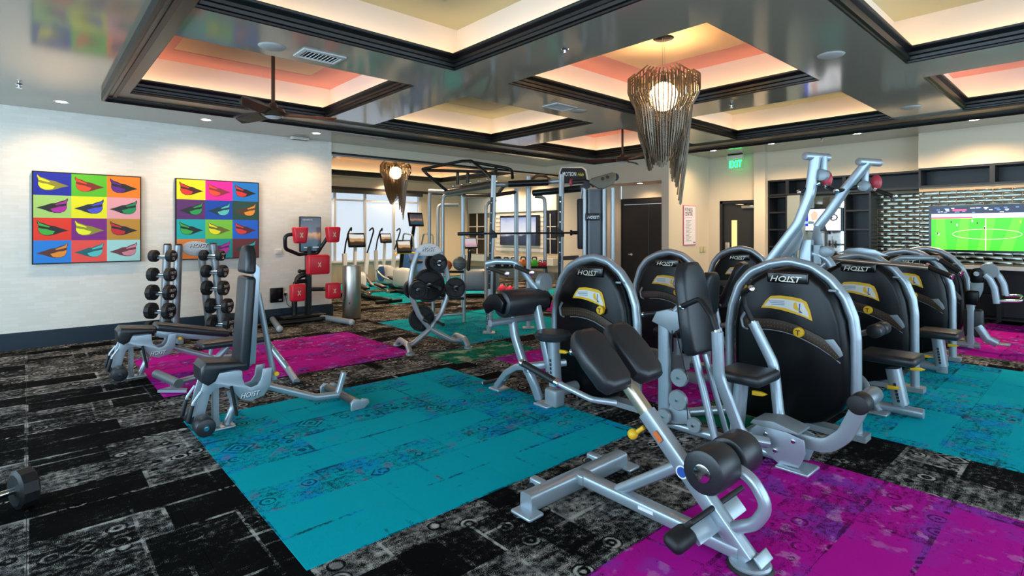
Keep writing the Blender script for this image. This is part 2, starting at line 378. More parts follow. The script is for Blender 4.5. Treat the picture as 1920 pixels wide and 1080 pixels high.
# window walls behind the photographer
for nm, ax, o_, lo, hi in (('wall_south', 'x', -3.1, -4, 12.5), ('wall_west', 'y', -4.1, -3.1, 9.4)):
    n = 6; st = (hi-lo-.6)/n; hs = [(lo+.3+st*i+.06, lo+.3+st*(i+1)-.06, .45, 2.85) for i in range(n)]
    holed(nm, o_, hs, ax, lo, hi, .12, 0, 3.2, PAINT)
    b = M(); b2 = M()
    for h in hs:
        (b2.bb((h[0], o_+.055, .45), (h[1], o_+.065, 2.85)) if ax == 'x' else b2.bb((o_+.055, h[0], .45), (o_+.065, h[1], 2.85)))
        for e in (h[0], h[1]):
            if ax == 'x': b.bb((e-.03, o_+.03, .45), (e+.03, o_+.09, 2.85))
            else: b.bb((o_+.03, e-.03, .45), (o_+.09, e+.03, 2.85))
    b2.out('pane', GLASS, struct(b.out('window_2' if ax == 'x' else 'window_3', FRAMEW, smooth=False)), smooth=False)
# ================================================================ coffered ceiling
XS = [(.86, 3.11), (3.80, 6.13), (6.80, 9.02)]; YS = [(-.95, 1.29), (2.03, 4.30), (5.02, 7.36)]
F = (.65, 9.45, -1.2, 7.76)
ce = M(); z0, z1 = 3.07, 3.19
ce.bb((-4, -3.1, H3), (F[0], 9.3, z1)).bb((F[0], F[3], H3), (9.47, 9.3, z1)).bb((F[0], -3.1, H3), (12.5, F[2], z1)).bb((F[1], F[2], H3), (11.3, 5.9, z1)).bb((F[1], 5.9, H3), (10.2, 8.8, z1)).bb((4.04, 9.3, H3), (9.47, 9.32, z1))
xl = [F[0]]+[q for a in XS for q in a]+[F[1]]; yl = [F[2]]+[q for a in YS for q in a]+[F[3]]
for i in range(0, len(xl), 2): ce.bb((xl[i], F[2], z0), (xl[i+1], F[3], z1))
for j in range(0, len(yl), 2):
    for a, c in XS: ce.bb((a, yl[j], z0), (c, yl[j+1], z1))
ceil = struct(ce.out('ceiling', SOFFIT, smooth=False), 'satin grey coffered ceiling')
def ring(prof, R, b=None):
    b = b or M(); n = len(prof); vs = []
    for (x, y, sx, sy) in ((R[0], R[2], 1, 1), (R[1], R[2], -1, 1), (R[1], R[3], -1, -1), (R[0], R[3], 1, -1)):
        vs += [(x+sx*d, y+sy*d, z) for d, z in prof]
    return b.add(vs, [(i*n+k, i*n+(k+1) % n, ((i+1) % 4)*n+(k+1) % n, ((i+1) % 4)*n+k) for i in range(4) for k in range(n)])
MP = [(0, 3.07), (.012, 3.075), (.014, 3.09), (.035, 3.095), (.04, 3.12), (.022, 3.14), (.026, 3.165), (.05, 3.185), (.06, 3.2), (.06, 3.215), (-.02, 3.215), (-.02, 3.075)]
def coffer(R, par, top=3.53, tray=PINK, mid=ORANGE):
    ring(MP, R).out('moulding', MOULD, par)
    d = -.15; x0, x1, y0, y1 = R[0]+d, R[1]-d, R[2]+d, R[3]-d
    ring([(d, 3.185), (d+.03, top), (d-.03, top), (d-.03, 3.185)], R).out('cove', COVE, par, smooth=False)
    w_ = .36
    b = M(); ring([(d-.02, top), (w_, top), (w_, top+.08), (d-.02, top+.08)], R, b); b.out('tray_border', tray, par, smooth=False)
    b = M(); b.bb((R[0]+w_-.02, R[2]+w_-.02, top+.004), (R[1]-w_+.02, R[3]-w_+.02, top+.05)); b.out('tray_panel', mid, par, smooth=False)
    ring([(-.07, 3.192), (-.045, 3.192), (-.045, 3.204), (-.07, 3.204)], R).out('led_strip', LED, par, smooth=False)
for i, (a, c) in enumerate(XS):
    for j, (d, e) in enumerate(YS):
        pk = (i+j) % 2 == 0; coffer((a, c, d, e), ceil, 3.53, PINK if pk else OLIVE, ORANGE if pk else OLIVE)
IN = (XS[0][0], XS[2][1], YS[0][0], YS[2][1])
tr = M().bb((F[0], F[2], 3.045), (IN[0], F[3], 3.0695)).bb((IN[1], F[2], 3.045), (F[1], F[3], 3.0695)).bb((IN[0], F[2], 3.045), (IN[1], IN[2], 3.0695)).bb((IN[0], IN[3], 3.045), (IN[1], F[3], 3.0695))
tr1 = struct(tr.out('trim_1', BRONZE, smooth=False))
ring([(-.01, 3.09), (-.01, 3.0), (.012, 2.995), (.03, 3.01), (.04, 3.045), (.04, 3.09)], F).out('outer_bead', MOULD, tr1)
ring([(.08, 3.046), (.08, 3.036), (.1, 3.033), (.12, 3.036), (.12, 3.046)], F).out('inner_bead', MOULD, tr1)
# header beam towards the cardio room, and that room's ceiling
struct(M().bb((4.04, 9.32, 2.92), (9.6, 9.5, 3.19)).bb((9.47, 8.72, 2.92), (11.5, 9.5, 3.19)).out('wall_header', PAINT, smooth=False))
struct(M().bb((4.04, 9.31, 2.885), (11.5, 9.51, 2.922)).out('trim_2', MOULD, smooth=False))
XB = [(4.9, 9.9)]; YB = [(10.5, 14.4)]
cb = M(); xl = [4.04]+[q for a in XB for q in a]+[11.5]; yl = [9.5]+[q for a in YB for q in a]+[15.0]
for i in range(0, len(xl), 2): cb.bb((xl[i], 9.5, z0), (xl[i+1], 15, z1))
for j in range(0, len(yl), 2):
    for a, c in XB: cb.bb((a, yl[j], z0), (c, yl[j+1], z1))
ceil2 = struct(cb.out('ceiling_back', SOFFIT, smooth=False))
for a, c in XB:
    for d, e in YB: coffer((a, c, d, e), ceil2, 3.53, ORANGE, ORANGE)
struct(M().bb((4.04, 14.93, 2.72), (11.45, 15, 2.8)).out('trim_3', MOULD, smooth=False))
# ---------------------------------------------------------------- ceiling fixtures
def spot(loc, power, size=152, blend=.75, color=(1, .68, .40)):
    l = bpy.data.lights.new('downlight_lamp', 'SPOT'); l.energy = power; l.spot_size = math.radians(size); l.spot_blend = blend; l.color = color; l.shadow_soft_size = .05
    o = bpy.data.objects.new('downlight_lamp', l); col.objects.link(o); o.location = loc; return o
LAMP = mat('lamp_face', 'fff0d8', emit=14)
def downlight(x, y, z, label, p=38):
    t = thing('recessed_downlight', label, 'downlight', (x, y, z), 'recessed downlights in the ceiling border')
    ring_ = M().lathe([(.052, 0), (.075, -.004), (.08, 0), (.052, 0)], (x, y, z), n=20); ring_.out('trim_ring', WHITE, t)
    M().lathe([(0, -.002), (.054, -.002)], (x, y, z), n=20).out('lens', LAMP, t); spot((x, y, z-.03), p); return t
for (u, v), n in zip(((114, 196), (384, 226), (593, 250)), ('recessed ceiling downlight above the left lips canvas', 'recessed ceiling downlight above the right lips canvas', 'recessed ceiling downlight near the corner of the white wall')):
    q = PZ(u, v, H3); downlight(q.x, 8.62, H3, n)
for (u, v), n in zip(((1345, 284), (1452, 271), (1611, 252), (1826, 224)), ('recessed ceiling downlight nearest the exit sign', 'recessed ceiling downlight above the left end of the black shelving', 'recessed ceiling downlight above the mirror tile wall', 'recessed ceiling downlight above the television')):
    q = PZ(u, v, H3); downlight(10.02, q.y, H3, n, 40 if u < 1400 else 90)
downlight(9.75, 6.75, 2.53, 'small downlight in the soffit over the black double door', 16)
downlight(10.9, 12.9, 3.07, 'added recessed fill lamp over the far television wall', 130); downlight(10.9, 11.4, 3.07, 'added recessed fill lamp right of the far television', 130); downlight(6.0, 10.0, 3.07, 'added recessed fill lamp behind the header, above the elliptical trainer', 190); downlight(8.6, 10.0, 3.07, 'added recessed fill lamp behind the header, above the training rig', 190)  # invented lamps, added only to brighten the dark far room
downlight(5.8, 14.7, 3.07, 'added recessed fill lamp above the left window pane', 130); downlight(8.4, 14.7, 3.07, 'added recessed fill lamp above the right window pane', 130)  # two more added fill lamps for the far room, no known fixtures
struct(M().bb((9.48, 6.04, 2.532), (10.12, 7.5, 2.56)).out('ceiling_nook', PAINT, smooth=False))
def disc(x, y, z, label):
    return tag(M().lathe([(0, -.012), (.09, -.012), (.105, -.006), (.11, 0), (0, 0)], (x, y, z), n=24).out('ceiling_speaker', mat('speaker_grille', 'b9b7b2', .6), org=(x, y, z)), label, 'speaker', 'round ceiling speakers')
for (u, v), n in zip(((510, 87), (1558, 103), (1708, 201), (1085, 208)), ('round flush ceiling speaker beside the left air vent', 'round flush ceiling speaker on the beam right of the large chandelier', 'round flush ceiling speaker between the two right-hand coffers', 'round flush ceiling speaker beside the middle air vent')):
    q = PZ(u, v, 3.07); disc(q.x, q.y, 3.07, n)
def vent(x, y, label, rz=0):
    t = thing('air_vent', label, 'vent', (x, y, 3.07), 'ceiling air vents')
    b = M(); ring([(0, 3.07), (0, 3.058), (.03, 3.052), (.035, 3.07)], (x-.19, x+.19, y-.13, y+.13), b); b.out('frame', mat('vent_white', 'c8c6c0', .5), t)
    M().bb((x-.16, y-.1, 3.066), (x+.16, y+.1, 3.069)).out('backing', INK, t, smooth=False)
    for i in range(9): M().box((x-.135+i*.034, y, 3.062), (.006, .2, .012), RY(.9)).out('slat', mat('vent_white', 'c8c6c0', .5), t, smooth=False)
q = PZ(600, 105, 3.07); vent(q.x, q.y, 'white louvred air vent beside the ceiling fan coffer')
q = PZ(1050, 200, 3.07); vent(q.x, q.y, 'white louvred air vent between the middle coffers')
def sprinkler(u, v, z, label):
    q = PZ(u, v, z); b = M().lathe([(0, 0), (.035, 0), (.03, -.008), (.012, -.01), (.01, -.035), (.028, -.04), (.028, -.043), (0, -.045)], q, n=14)
    tag(b.out('fire_sprinkler', CHROME, org=q), label, 'sprinkler', 'ceiling fire sprinklers')
for u, v, z, n in ((36, 158, H3, 'small chrome fire sprinkler above the left wall'), (1059, 92, 3.07, 'small chrome fire sprinkler left of the large chandelier'), (1371, 196, 3.07, 'small chrome fire sprinkler right of the large chandelier'), (1540, 260, H3, 'small chrome fire sprinkler above the black shelving')): sprinkler(u, v, z, n)
tag(M().rbox((3.42, 9.15, 3.065), (.3, .1, .05), .015).rbox((3.42, 9.13, 3.05), (.26, .12, .02), .008).out('emergency_light', mat('device_white', 'd9d6cc', .5), org=(3.42, 9.15, 3.06)), 'white emergency light on the ceiling at the wall top', 'emergency light')
# ================================================================ left side of the gym
# ---------------------------------------------------------------- lips canvases
LIP = [(.10, .90), (.17, .80), (.30, .74), (.42, .66), (.55, .64), (.70, .55), (.93, .44), (.75, .37), (.60, .28), (.45, .22), (.30, .22), (.18, .30), (.12, .45), (.13, .66), (.09, .80)]
LOW = [(.13, .56), (.22, .52), (.34, .50), (.46, .44), (.56, .40), (.50, .28), (.40, .24), (.30, .24), (.19, .31), (.13, .45)]
UPL = [(.10, .88), (.17, .76), (.30, .69), (.44, .60), (.40, .57), (.26, .62), (.14, .66)]
def canvas(x0, x1, zl, zh, cells, label):
    t = thing('lips_canvas', label, 'painting', ((x0+x1)/2, 9.27, zl), 'lips canvases on the white wall')
    M().bb((x0, 9.245, zl), (x1, 9.298, zh)).out('frame', INK, t, smooth=False)
    b = M(); ms = []; f = .014; W, Hh = (x1-x0-2*f)/3, (zh-zl-2*f)/4
    for k, (bgc, dk, hi) in enumerate(cells):
        i, j = k % 3, k//3; cx, cz = x0+f+i*W, zh-f-(j+1)*Hh; flip = j % 2 == 1
        def q(p, y): return (cx+(1-p[0] if flip else p[0])*W, y, cz+p[1]*Hh)
        for c, pts, y in ((bgc, [(0, 0), (1, 0), (1, 1), (0, 1)], 9.243), (dk, LIP, 9.242), (hi, LOW, 9.241), (hi, UPL, 9.241)):
            b.cur = len(ms); ms.append(mat('print_'+c, c, .5)); b.add([q(p, y) for p in pts], [list(range(len(pts)))])
    b.out('print', ms, t, smooth=False)
K = '221c1c'
canvas(.05, 1.215, 1.075, 2.28, [('14209a', '8a8322', 'f0e51e'), ('58b81a', '7a2417', 'f24a1c'), ('f57e0e', K, '5b1d86'), ('a9cf6c', K, 'b0209c'), ('e8e40c', '22233c', '4a55cf'), ('e59fa6', '1c2420', '189055'),
    ('ea3315', K, '44b03a'), ('7a1a80', '8f8f22', 'eef026'), ('bd8a28', K, 'c8202c'), ('1f80d8', '5e2e22', 'ef8f2a'), ('f04f42', '17646a', '58c4c0'), ('a6d9d4', '6e343c', 'd88a94')], 'square lips canvas hanging on the left, clear of the dumbbell rack')
canvas(1.635, 2.80, 1.075, 2.29, [('f2e418', '401c16', 'e8352c'), ('ee22a2', '8e2a3a', 'f2502e'), ('1c7cd0', '241c20', 'e23434'), ('5c2a6e', '1d2a22', '28a152'), ('0c48b0', '173a44', '5cc8c4'), ('244a3c', '5c3a1e', 'f09a2a'),
    ('10aeb0', '1a241e', '3fae44'), ('7cc83c', '6b6b20', 'f0ea1e'), ('1a62d0', '5a2028', 'e0413e'), ('e08038', '503020', 'd06020'), ('129a9e', '6a1f70', 'cf30b4'), ('6e2e30', '1a4a4c', '3cc2c0')], 'lips canvas half hidden behind the dumbbell rack')
# ---------------------------------------------------------------- small wall devices
q = PY(522, 472, 9.3)
tag(M().rbox((q.x, 9.29, q.z), (.11, .03, .08), .008).box((q.x, 9.274, q.z), (.05, .004, .03)).out('thermostat', mat('device_white', 'd9d6cc', .5), org=q), 'small white thermostat on the wall right of the canvases', 'thermostat')
q = PY(517, 553, 9.3); t = thing('control_box', 'small black control box on the wall behind the adjustable bench', 'control box', q)
M().rbox((q.x, 9.265, q.z), (.2, .07, .24), .012).out('body', SHELL, t); M().box((q.x+.05, 9.228, q.z-.08), (.05, .004, .025)).out('badge', GREYP, t)
q2 = PY(534, 554, 9.3); t = thing('wall_outlet', 'white wall outlet with plug and black cord', 'outlet', q2)
M().rbox((q2.x, 9.295, q2.z), (.08, .012, .12), .004).out('cover_plate', WHITE, t); M().rbox((q2.x, 9.275, q2.z+.02), (.04, .03, .04), .008).out('plug', RUBBER, t)
M().tube([(q2.x, 9.265, q2.z), (q2.x+.02, 9.25, q2.z-.15), (q2.x+.1, 9.26, .22), (q2.x+.15, 9.25, .02)], .005, .08, 6).out('cord', RUBBER, t)
# ---------------------------------------------------------------- dumbbells and rack
AXD = Vector((.70, -.71, .0)).normalized()
_db = {}
def dumbbell(c, ax, r, num, label, group, L=.30, brand=True):
    """c: middle of the grip, ax: unit vector from far to near head"""
    t = thing('dumbbell', label, 'dumbbell', c, group); ax = Vector(ax).normalized(); c = Vector(c)
    h = M(); h.lathe([(.014, -L/2), (.018, -L*.2), (.02, 0), (.018, L*.2), (.014, L/2)], c, ax, 10); h.out('grip', CHROME, t)
    for s in (-1, 1):
        o = c+ax*s*L*.26; w_ = .085
        b = M().lathe([(0, 0), (r*.8, 0), (r, w_*.12), (r, w_*.88), (r*.86, w_), (0, w_)], o, ax*s, 12); hd = b.out('head', RUBBER, t, ang=25)
        if s == 1 and num:
            ux = Vector((0, 0, 1)).cross(ax).normalized(); uy = ax.cross(ux); p = o+ax*(w_+.001)
            text('number', num, p-ux*r*.42-uy*r*.62, ux, uy, r*.62, WHITE, hd); text('brand_print', 'TROY', p-ux*r*.62+uy*r*.1, ux, uy, r*.5, WHITE, hd, shear=.2, width=r*1.2)
    return t
rk = thing('dumbbell_rack', 'silver vertical dumbbell rack standing against the white wall', 'dumbbell rack', (2.0, 8.75, 0))
def post(u0, v0, u1, v1, Y):
    a, c = PY(u0, v0, Y), PY(u1, v1, Y); c = c+(a-c)*((.03-c.z)/(a.z-c.z)); m = M(); m.tube([c, a], .052, 0, 16); m.out('post', mat('rack_grey', '8b8f92', .35, .5), rk)
    M().cyl(a, a+Vector((0, 0, .02)), .05, 16, .04).out('cap', RUBBER, rk); return c
fA = post(314, 459.4, 307, 606, 8.85); fB = post(334.6, 460, 329, 611, 8.62); fC = post(400, 458, 417, 621, 8.62); fD = post(377, 470, 392.4, 611, 8.85)
hp = [PY(343+24.5+26*math.cos(a), 467-13*math.sin(a)-(2 if math.sin(a) > 0 else 0), 8.66) for a in [math.tau*i/28 for i in range(28)]]
M().plate(hp, (0, .03, 0), .006).out('header_plate', mat('header_silver', 'c4c2c0', .4, .2), rk)
a = PY(355, 464, 8.65); text2('header_print', 'HOIST', a, (1, 0, 0), (0, 0, 1), .075, rk, shear=.25, width=.24)
for p, r_ in ((fA, fB), (fD, fC)): M().tube([(p.x, 9.15, .04), (r_.x, 8.25, .04)], .03, 0, 10, sec=(.035, .035)).out('base_foot', GREYP, rk)
M().tube([(fA.x, 8.78, .05), (fC.x, 8.78, .05)], .03, 0, 10, sec=(.03, .04)).out('crossbar', GREYP, rk)
GL, GR = 'dumbbells on the left stand of the rack', 'dumbbells on the right stand of the rack'
lv = ('top', 'second', 'third', 'fourth', 'fifth', 'lowest')
for k, (u, v, r, n) in enumerate(((325, 480, .08, '15'), (323, 514.7, .092, '25'), (322, 548.4, .106, '40'), (320, 583, .11, '50'), (318, 616, .1, '60'))):
    p = PY(u, v, 8.42); dumbbell(p-AXD*.15, AXD, r, n, 'black dumbbell on the left rack stand, %s from the top' % ('first', 'second', 'third', 'fourth', 'fifth')[k], GL)
    M().tube([p-AXD*.22+Vector((0, 0, -.03)), p-AXD*.08+Vector((0, 0, -.03))], .012, 0, 8).out('cradle', GREYP, rk)
for k, (u, v, r, n) in enumerate(((417, 479, .075, '20'), (421.5, 508.7, .09, '30'), (422.7, 540, .105, '40'), (430, 573.5, .108, '50'), (433, 607, .108, '60'))):
    p = PY(u, v, 8.42); dumbbell(p-AXD*.15, AXD, r, n, 'black dumbbell on the right rack stand, %s from the top' % ('first', 'second', 'third', 'fourth', 'fifth')[k], GR)
    M().tube([p-AXD*.22+Vector((0, 0, -.03)), p-AXD*.08+Vector((0, 0, -.03))], .012, 0, 8).out('cradle', GREYP, rk)
# loose dumbbell on the carpet at the picture's left edge
dumbbell(Vector((-.13, 3.92, .105)), Vector((.94, .34, 0)), .105, None, 'loose black dumbbell lying on the dark carpet, lower left corner', None, L=.32)
# ---------------------------------------------------------------- adjustable benches
def bench(ox, oy, th, label, group, txt=True):
    t = thing('adjustable_bench', label, 'bench', (ox, oy, 0), group); S = lambda: M(Matrix.Translation((ox, oy, 0)))
    X = lambda x, z, y=0: (x, y, z)
    b = S(); b.plate([X(-.13, .50, -.14), X(-.10, .54, -.14), X(.19, .505, -.14), X(.20, .45, -.14), X(.0, .455, -.14), X(-.03, .39, -.14), X(-.08, .365, -.14), X(-.125, .40, -.14)], (0, .28, 0), .028); b.out('seat', VINYL, t)
    PLT = [(-.06, .44), (.16, .44), (.165, .37), (.18, .32), (.225, .29), (.27, .30), (.30, .34), (.31, .42), (.38, .42), (.37, .28), (.32, .21), (.22, .185), (.15, .215), (.09, .30), (.03, .33), (-.02, .33), (-.06, .29), (-.09, .17), (-.10, .12), (-.145, .10), (-.165, .13), (-.13, .30), (-.1, .40)]
    for s in (-1, 1):
        b = S(); b.plate([X(x, z, s*.075) for x, z in PLT], (0, .012*s, 0), .003); pl = b.out('side_plate', SILVER, t)
        if txt: text2('side_print', 'HOIST', Vector((ox+(.15 if s < 0 else .31), oy+s*.088, .22)), (-s*1, 0, 0), (0, 0, 1), .055, pl, shear=.25, width=.14, depth=.002)
    b = S(); b.tube([X(.1, .27), X(.13, .16), X(.07, .02)], .028, .1, 12); b.out('front_leg', SILVER, t)
    b = S(); b.box(X(-.005, .18, -.03), (.035, .012, .3)).box(X(-.005, .18, .03), (.035, .012, .3)).box(X(-.005, .05), (.05, .08, .04)); b.out('strut', GREYP, t)
    b = S(); b.rbox(X(.04, .012), (.17, .14, .022), .01); b.out('foot_plate', SILVER, t)
    b = S(); b.tube([X(-.12, .10, -.26), X(-.12, .10, .26)], .012, 0, 8); b.out('roller_shaft', CHROME, t)
    for s in (-1, 1):
        b = S(); b.cyl(X(-.12, .10, s*.10), X(-.12, .10, s*.25), .068, 20, ch=.02); rr = b.out('roller', VINYL, t)
        b = S(); b.cyl(X(-.12, .10, s*.25), X(-.12, .10, s*.258), .018, 12); b.out('end_cap', CHROME, rr)
        b = S(); b.tube([X(-.12, .33, s*.1), X(-.17, .26, s*.1), X(-.20, .13, s*.1)], .011, .04, 8); hh = b.out('handle', SILVER, t)
        b = S(); b.cyl(X(-.178, .24, s*.1), X(-.205, .12, s*.1), .016, 10, ch=.004); b.out('grip', RUBBER, hh)
    b = S(); b.tube([X(.34, .27), X(.76, .085), X(.98, .065)], .03, .12, 12); b.out('rear_beam', SILVER, t)
    b = S(); b.tube([X(1.0, .055, -.31), X(1.0, .055, .31)], .034, 0, 14); b.out('rear_crossbar', mat('grip_brown', '55504b', .4, .4), t)
    for s in (-1, 1):
        b = S(); b.plate([X(x+1.0, z, s*.30) for x, z in ((-.06, .005), (-.065, .07), (-.03, .10), (.01, .09), (.02, .075), (.04, .09), (.09, .075), (.1, .045), (.05, .005))], (0, .03*s, 0), .006); b.out('wheel_bracket', SILVER, t)
    b = S(); b.tube([X(.96, .065), X(1.02, .25)], .03, 0, 10, sec=(.028, .02)); b.out('rear_handle', SILVER, t)
    # backrest, turned about its hinge
    R = Matrix.Translation((ox+.215, oy, .46)) @ Matrix.Rotation(-th, 4, 'Y'); Q = lambda: M(R)
    b = Q(); b.rbox((.33, 0, .045), (.72, .27, .075), .028); b.out('backrest', VINYL, t)
    b = Q(); b.plate([(x, y, .01) for x, y in ((.71, -.11), (.73, -.125), (.88, -.10), (.93, -.05), (.93, .05), (.88, .10), (.73, .125), (.71, .11))], (0, 0, .08), .03); b.out('headrest', VINYL, t)
    b = Q(); b.plate([(0, -.03, 0), (.0, -.03, -.06), (.75, -.03, -.045), (.8, -.03, 0)], (0, .06, 0), .004); b.out('back_frame', SILVER, t)
    p0 = R @ Vector((.55, 0, -.05)); p1 = Vector((ox+(.43 if th > .5 else .72), oy, .3 if th > .5 else .1))
    b = M(); b.tube([p0, p1], .022, 0, 10); b.out('back_brace', SILVER, t)
    b = M(); b.cyl((ox+.42, oy-.04, .36), (ox+.42, oy-.09, .36), .018, 12, ch=.005); b.out('pull_knob', YELLOW, t)
    b = M(); b.cyl((ox+.08, oy-.1, .33), (ox+.12, oy-.1, .1), .012, 8); b.out('gas_spring', RUBBER, t)
    return t
bench(1.07, 4.55, math.radians(86), 'silver adjustable bench with backrest upright, on the teal carpet corner', 'adjustable benches')
bench(.80, 6.72, math.radians(-13), 'silver adjustable bench lowered flat, nearest the dumbbell rack', 'adjustable benches')
# low bench half hidden between them
t = thing('utility_bench', 'low silver bench mostly hidden behind the upright adjustable bench', 'bench', (1.55, 5.9, 0)); b = M(); b.rbox((1.55, 5.9, .40), (.62, .27, .06), .025); b.out('pad', VINYL, t)
M().tube([(1.0, 5.9, .07), (1.25, 5.9, .1), (1.5, 5.9, .36)], .03, .1, 12).out('front_leg', SILVER, t)
M().tube([(1.02, 5.62, .13), (.93, 6.15, .13)], .04, 0, 14).out('front_crossbar', mat('grip_grey', '6f787c', .35, .5), t); M().plate([(.9, 5.9, .01), (1.1, 5.72, .01), (1.12, 5.78, .01), (1.0, 5.95, .01)], (0, 0, .025)).out('front_foot', SILVER, t)
a, c = PY(500, 640, 5.95), PY(540, 692, 5.75); M().tube([(1.6, 5.9, .37), a, c, PZ(556, 716, .03)], .032, .05, 12).out('rear_leg', SILVER, t)
d = (c-a).normalized(); text2('leg_print', 'HOIST', a+d*.06+Vector((0, -.034, -.02)), d, Vector((.5, 0, .6)), .05, t, shear=.2, width=.2)
M().rbox(PZ(556, 716, .015), (.1, .12, .03), .012).out('rear_foot', RUBBER, t)
# ---------------------------------------------------------------- boxing trainer
YB_ = 8.9; bx = thing('boxing_trainer', 'boxing trainer with five red strike pads and upright screen', 'boxing trainer', (3.4, 8.85, 0))
P = lambda u, v, dy=0: PY(u, v, YB_+dy)
M().tube([(2.98, 9.15, .07), (2.80, 8.28, .05)], .045, 0, 14).out('leg', GREYP, bx); M().tube([(3.62, 9.05, .07), (3.86, 8.12, .05)], .045, 0, 14).out('leg', GREYP, bx)
for p in ((2.80, 8.28, .05), (3.86, 8.12, .05)): M().sph(p, .05, 12).out('leg_cap', mat('clear_grey', 'a7adb0', .3), bx)
M().tube([(2.9, 8.72, .06), (3.7, 8.72, .06)], .035, 0, 12).out('crossbar', DARKM, bx); M().rbox((3.4, 9.0, .1), (.7, .35, .05), .02).out('base_cover', SHELL, bx)
cu = P(580, 560).x
M().tube([(cu, 8.95, .1), (cu, 8.95, 1.25)], .06, 0, 12, sec=(.06, .045)).out('column', DARKM, bx); M().tube([(cu-.2, 9.02, .1), (cu-.2, 9.02, .5), (cu-.15, 9.0, .75), (cu, 8.97, .8)], .045, .1, 12).out('side_column', DARKM, bx)
text('column_print', 'NEXERSYS', (cu+.02, 8.90, .18), (0, 0, 1), (-1, 0, 0), .07, WHITE, bx, width=.45)
s0, s1 = P(564, 471), P(601, 408)
sc = M().rbox(((s0.x+s1.x)/2, 8.93, (s0.z+s1.z)/2), (s1.x-s0.x+.03, .05, s1.z-s0.z+.03), .012).out('screen', GLOSSB, bx)
def screen_mat(name, kind):
    m = bpy.data.materials.new(name); m.use_nodes = True; nt = m.node_tree; b = nt.nodes['Principled BSDF']; b.inputs['Base Color'].default_value = (.01, .01, .01, 1); b.inputs['Roughness'].default_value = .15
    tc = nn(nt, 'ShaderNodeTexCoord'); sp = nn(nt, 'ShaderNodeSeparateXYZ'); nt.links.new(tc.outputs['Generated'], sp.inputs[0]); cr = nn(nt, 'ShaderNodeValToRGB')
    no = nn(nt, 'ShaderNodeTexNoise'); nt.links.new(tc.outputs['Generated'], no.inputs['Vector']); no.inputs['Scale'].default_value = 4
    f = mth(nt, 'ADD', sp.outputs[2], mth(nt, 'MULTIPLY', mth(nt, 'SUBTRACT', no.outputs['Fac'], .5), .25)); nt.links.new(f, cr.inputs[0]); e = cr.color_ramp.elements
    stops = {'box': [(0, '1c3a4c'), (.18, '274a5a'), (.3, '3b4652'), (.5, 'c58d5e'), (.56, '5c5a66'), (1, '2a2c34')], 'cardio': [(0, '20201e'), (.3, '3a3028'), (.42, 'c99a66'), (.6, 'b58a5c'), (.7, 'e8e0d2'), (1, 'd9dee2')],
             'news': [(0, '0d1220'), (.35, '20304c'), (.45, 'e6e8ee'), (.8, 'cfd4e6'), (1, '8fa0d8')], 'pink': [(0, '9c7c86'), (.5, 'd8b4bc'), (1, 'b8c0c8')]}[kind]
    e[0].position = stops[0][0]; e[0].color = (*lin(stops[0][1]), 1); e[1].position = 1; e[1].color = (*lin(stops[-1][1]), 1)
    for p, c in stops[1:-1]: q = e.new(p); q.color = (*lin(c), 1)
    nt.links.new(cr.outputs[0], b.inputs['Emission Color']); b.inputs['Emission Strength'].default_value = .55; MATS[name] = m; return m
SB, SC, SN, SP = screen_mat('screen_boxing', 'box'), screen_mat('screen_cardio', 'cardio'), screen_mat('screen_news', 'news'), screen_mat('screen_pink', 'pink')
M().bb((s0.x, 8.9, s0.z), (s1.x, 8.903, s1.z)).out('display', SB, sc, smooth=False)
text('display_print', 'NEXERSYS', (s0.x+.03, 8.898, s1.z-.05), (1, 0, 0), (0, 0, 1), .03, WHITE, sc, width=.16)
for i in (0, 1): M().bb((s0.x+.05+i*.15, 8.897, s0.z+.05), (s0.x+.15+i*.15, 8.9, s0.z+.07)).out('button_bar', WHITE, sc, smooth=False)
def strike(u, v, w_, h_, lab, tap=True):
    c = P(u, v, -.2); k = 8.0/1012
    o = [(-1, 1), (1, 1), (.75 if tap else 1, -1), (-.75 if tap else -1, -1)]
    b = M(); b.plate([(c.x+x*w_/2, c.y-.06, c.z+z*h_/2) for x, z in o], (0, .14, 0), .03); p = b.out('strike_pad', RED, bx)
    for s in (1, -1): M().box((c.x, c.y-.062, c.z), (.012, .004, .085), RY(s*.5)).out('emblem_stroke', mat('emblem_gold', 'e8c9a0', .4), p)
    return c
cUL = strike(563, 441, .24, .26, 'ul'); cUR = strike(624.5, 440, .24, .26, 'ur'); cM = strike(596.5, 496, .36, .32, 'm', False); cLL = strike(558.5, 549, .23, .27, 'll', False); cLR = strike(625, 545, .23, .26, 'lr', False)
M().tube([(cUL.x-.05, 8.8, cUL.z+.02), (cUL.x-.2, 8.82, cUL.z), (cUL.x-.18, 8.85, cUL.z-.22), (cu-.16, 8.92, 1.12), (cu, 8.93, 1.14)], .03, .08, 10).out('pad_arm', DARKM, bx)
M().tube([(cUR.x-.02, 8.8, cUR.z), (cUR.x-.14, 8.84, cUR.z-.2), (cu+.14, 8.92, 1.13), (cu, 8.93, 1.14)], .03, .06, 10).out('pad_arm', DARKM, bx)
M().tube([(cLL.x, 8.8, cLL.z), (cLL.x+.02, 8.9, cLL.z+.16), (cu-.05, 8.93, cLL.z+.16)], .035, .08, 10).out('pad_arm', DARKM, bx); M().tube([(cLR.x, 8.8, cLR.z+.02), (cLR.x-.1, 8.88, cLR.z+.02), (cu, 8.93, cLR.z+.03)], .035, .05, 10).out('pad_arm', DARKM, bx)
M().cyl((cu-.06, 8.9, .85), (cu-.16, 8.87, .85), .022, 12).sph((cu-.17, 8.87, .85), .035, 10).out('adjust_knob', RUBBER, bx)
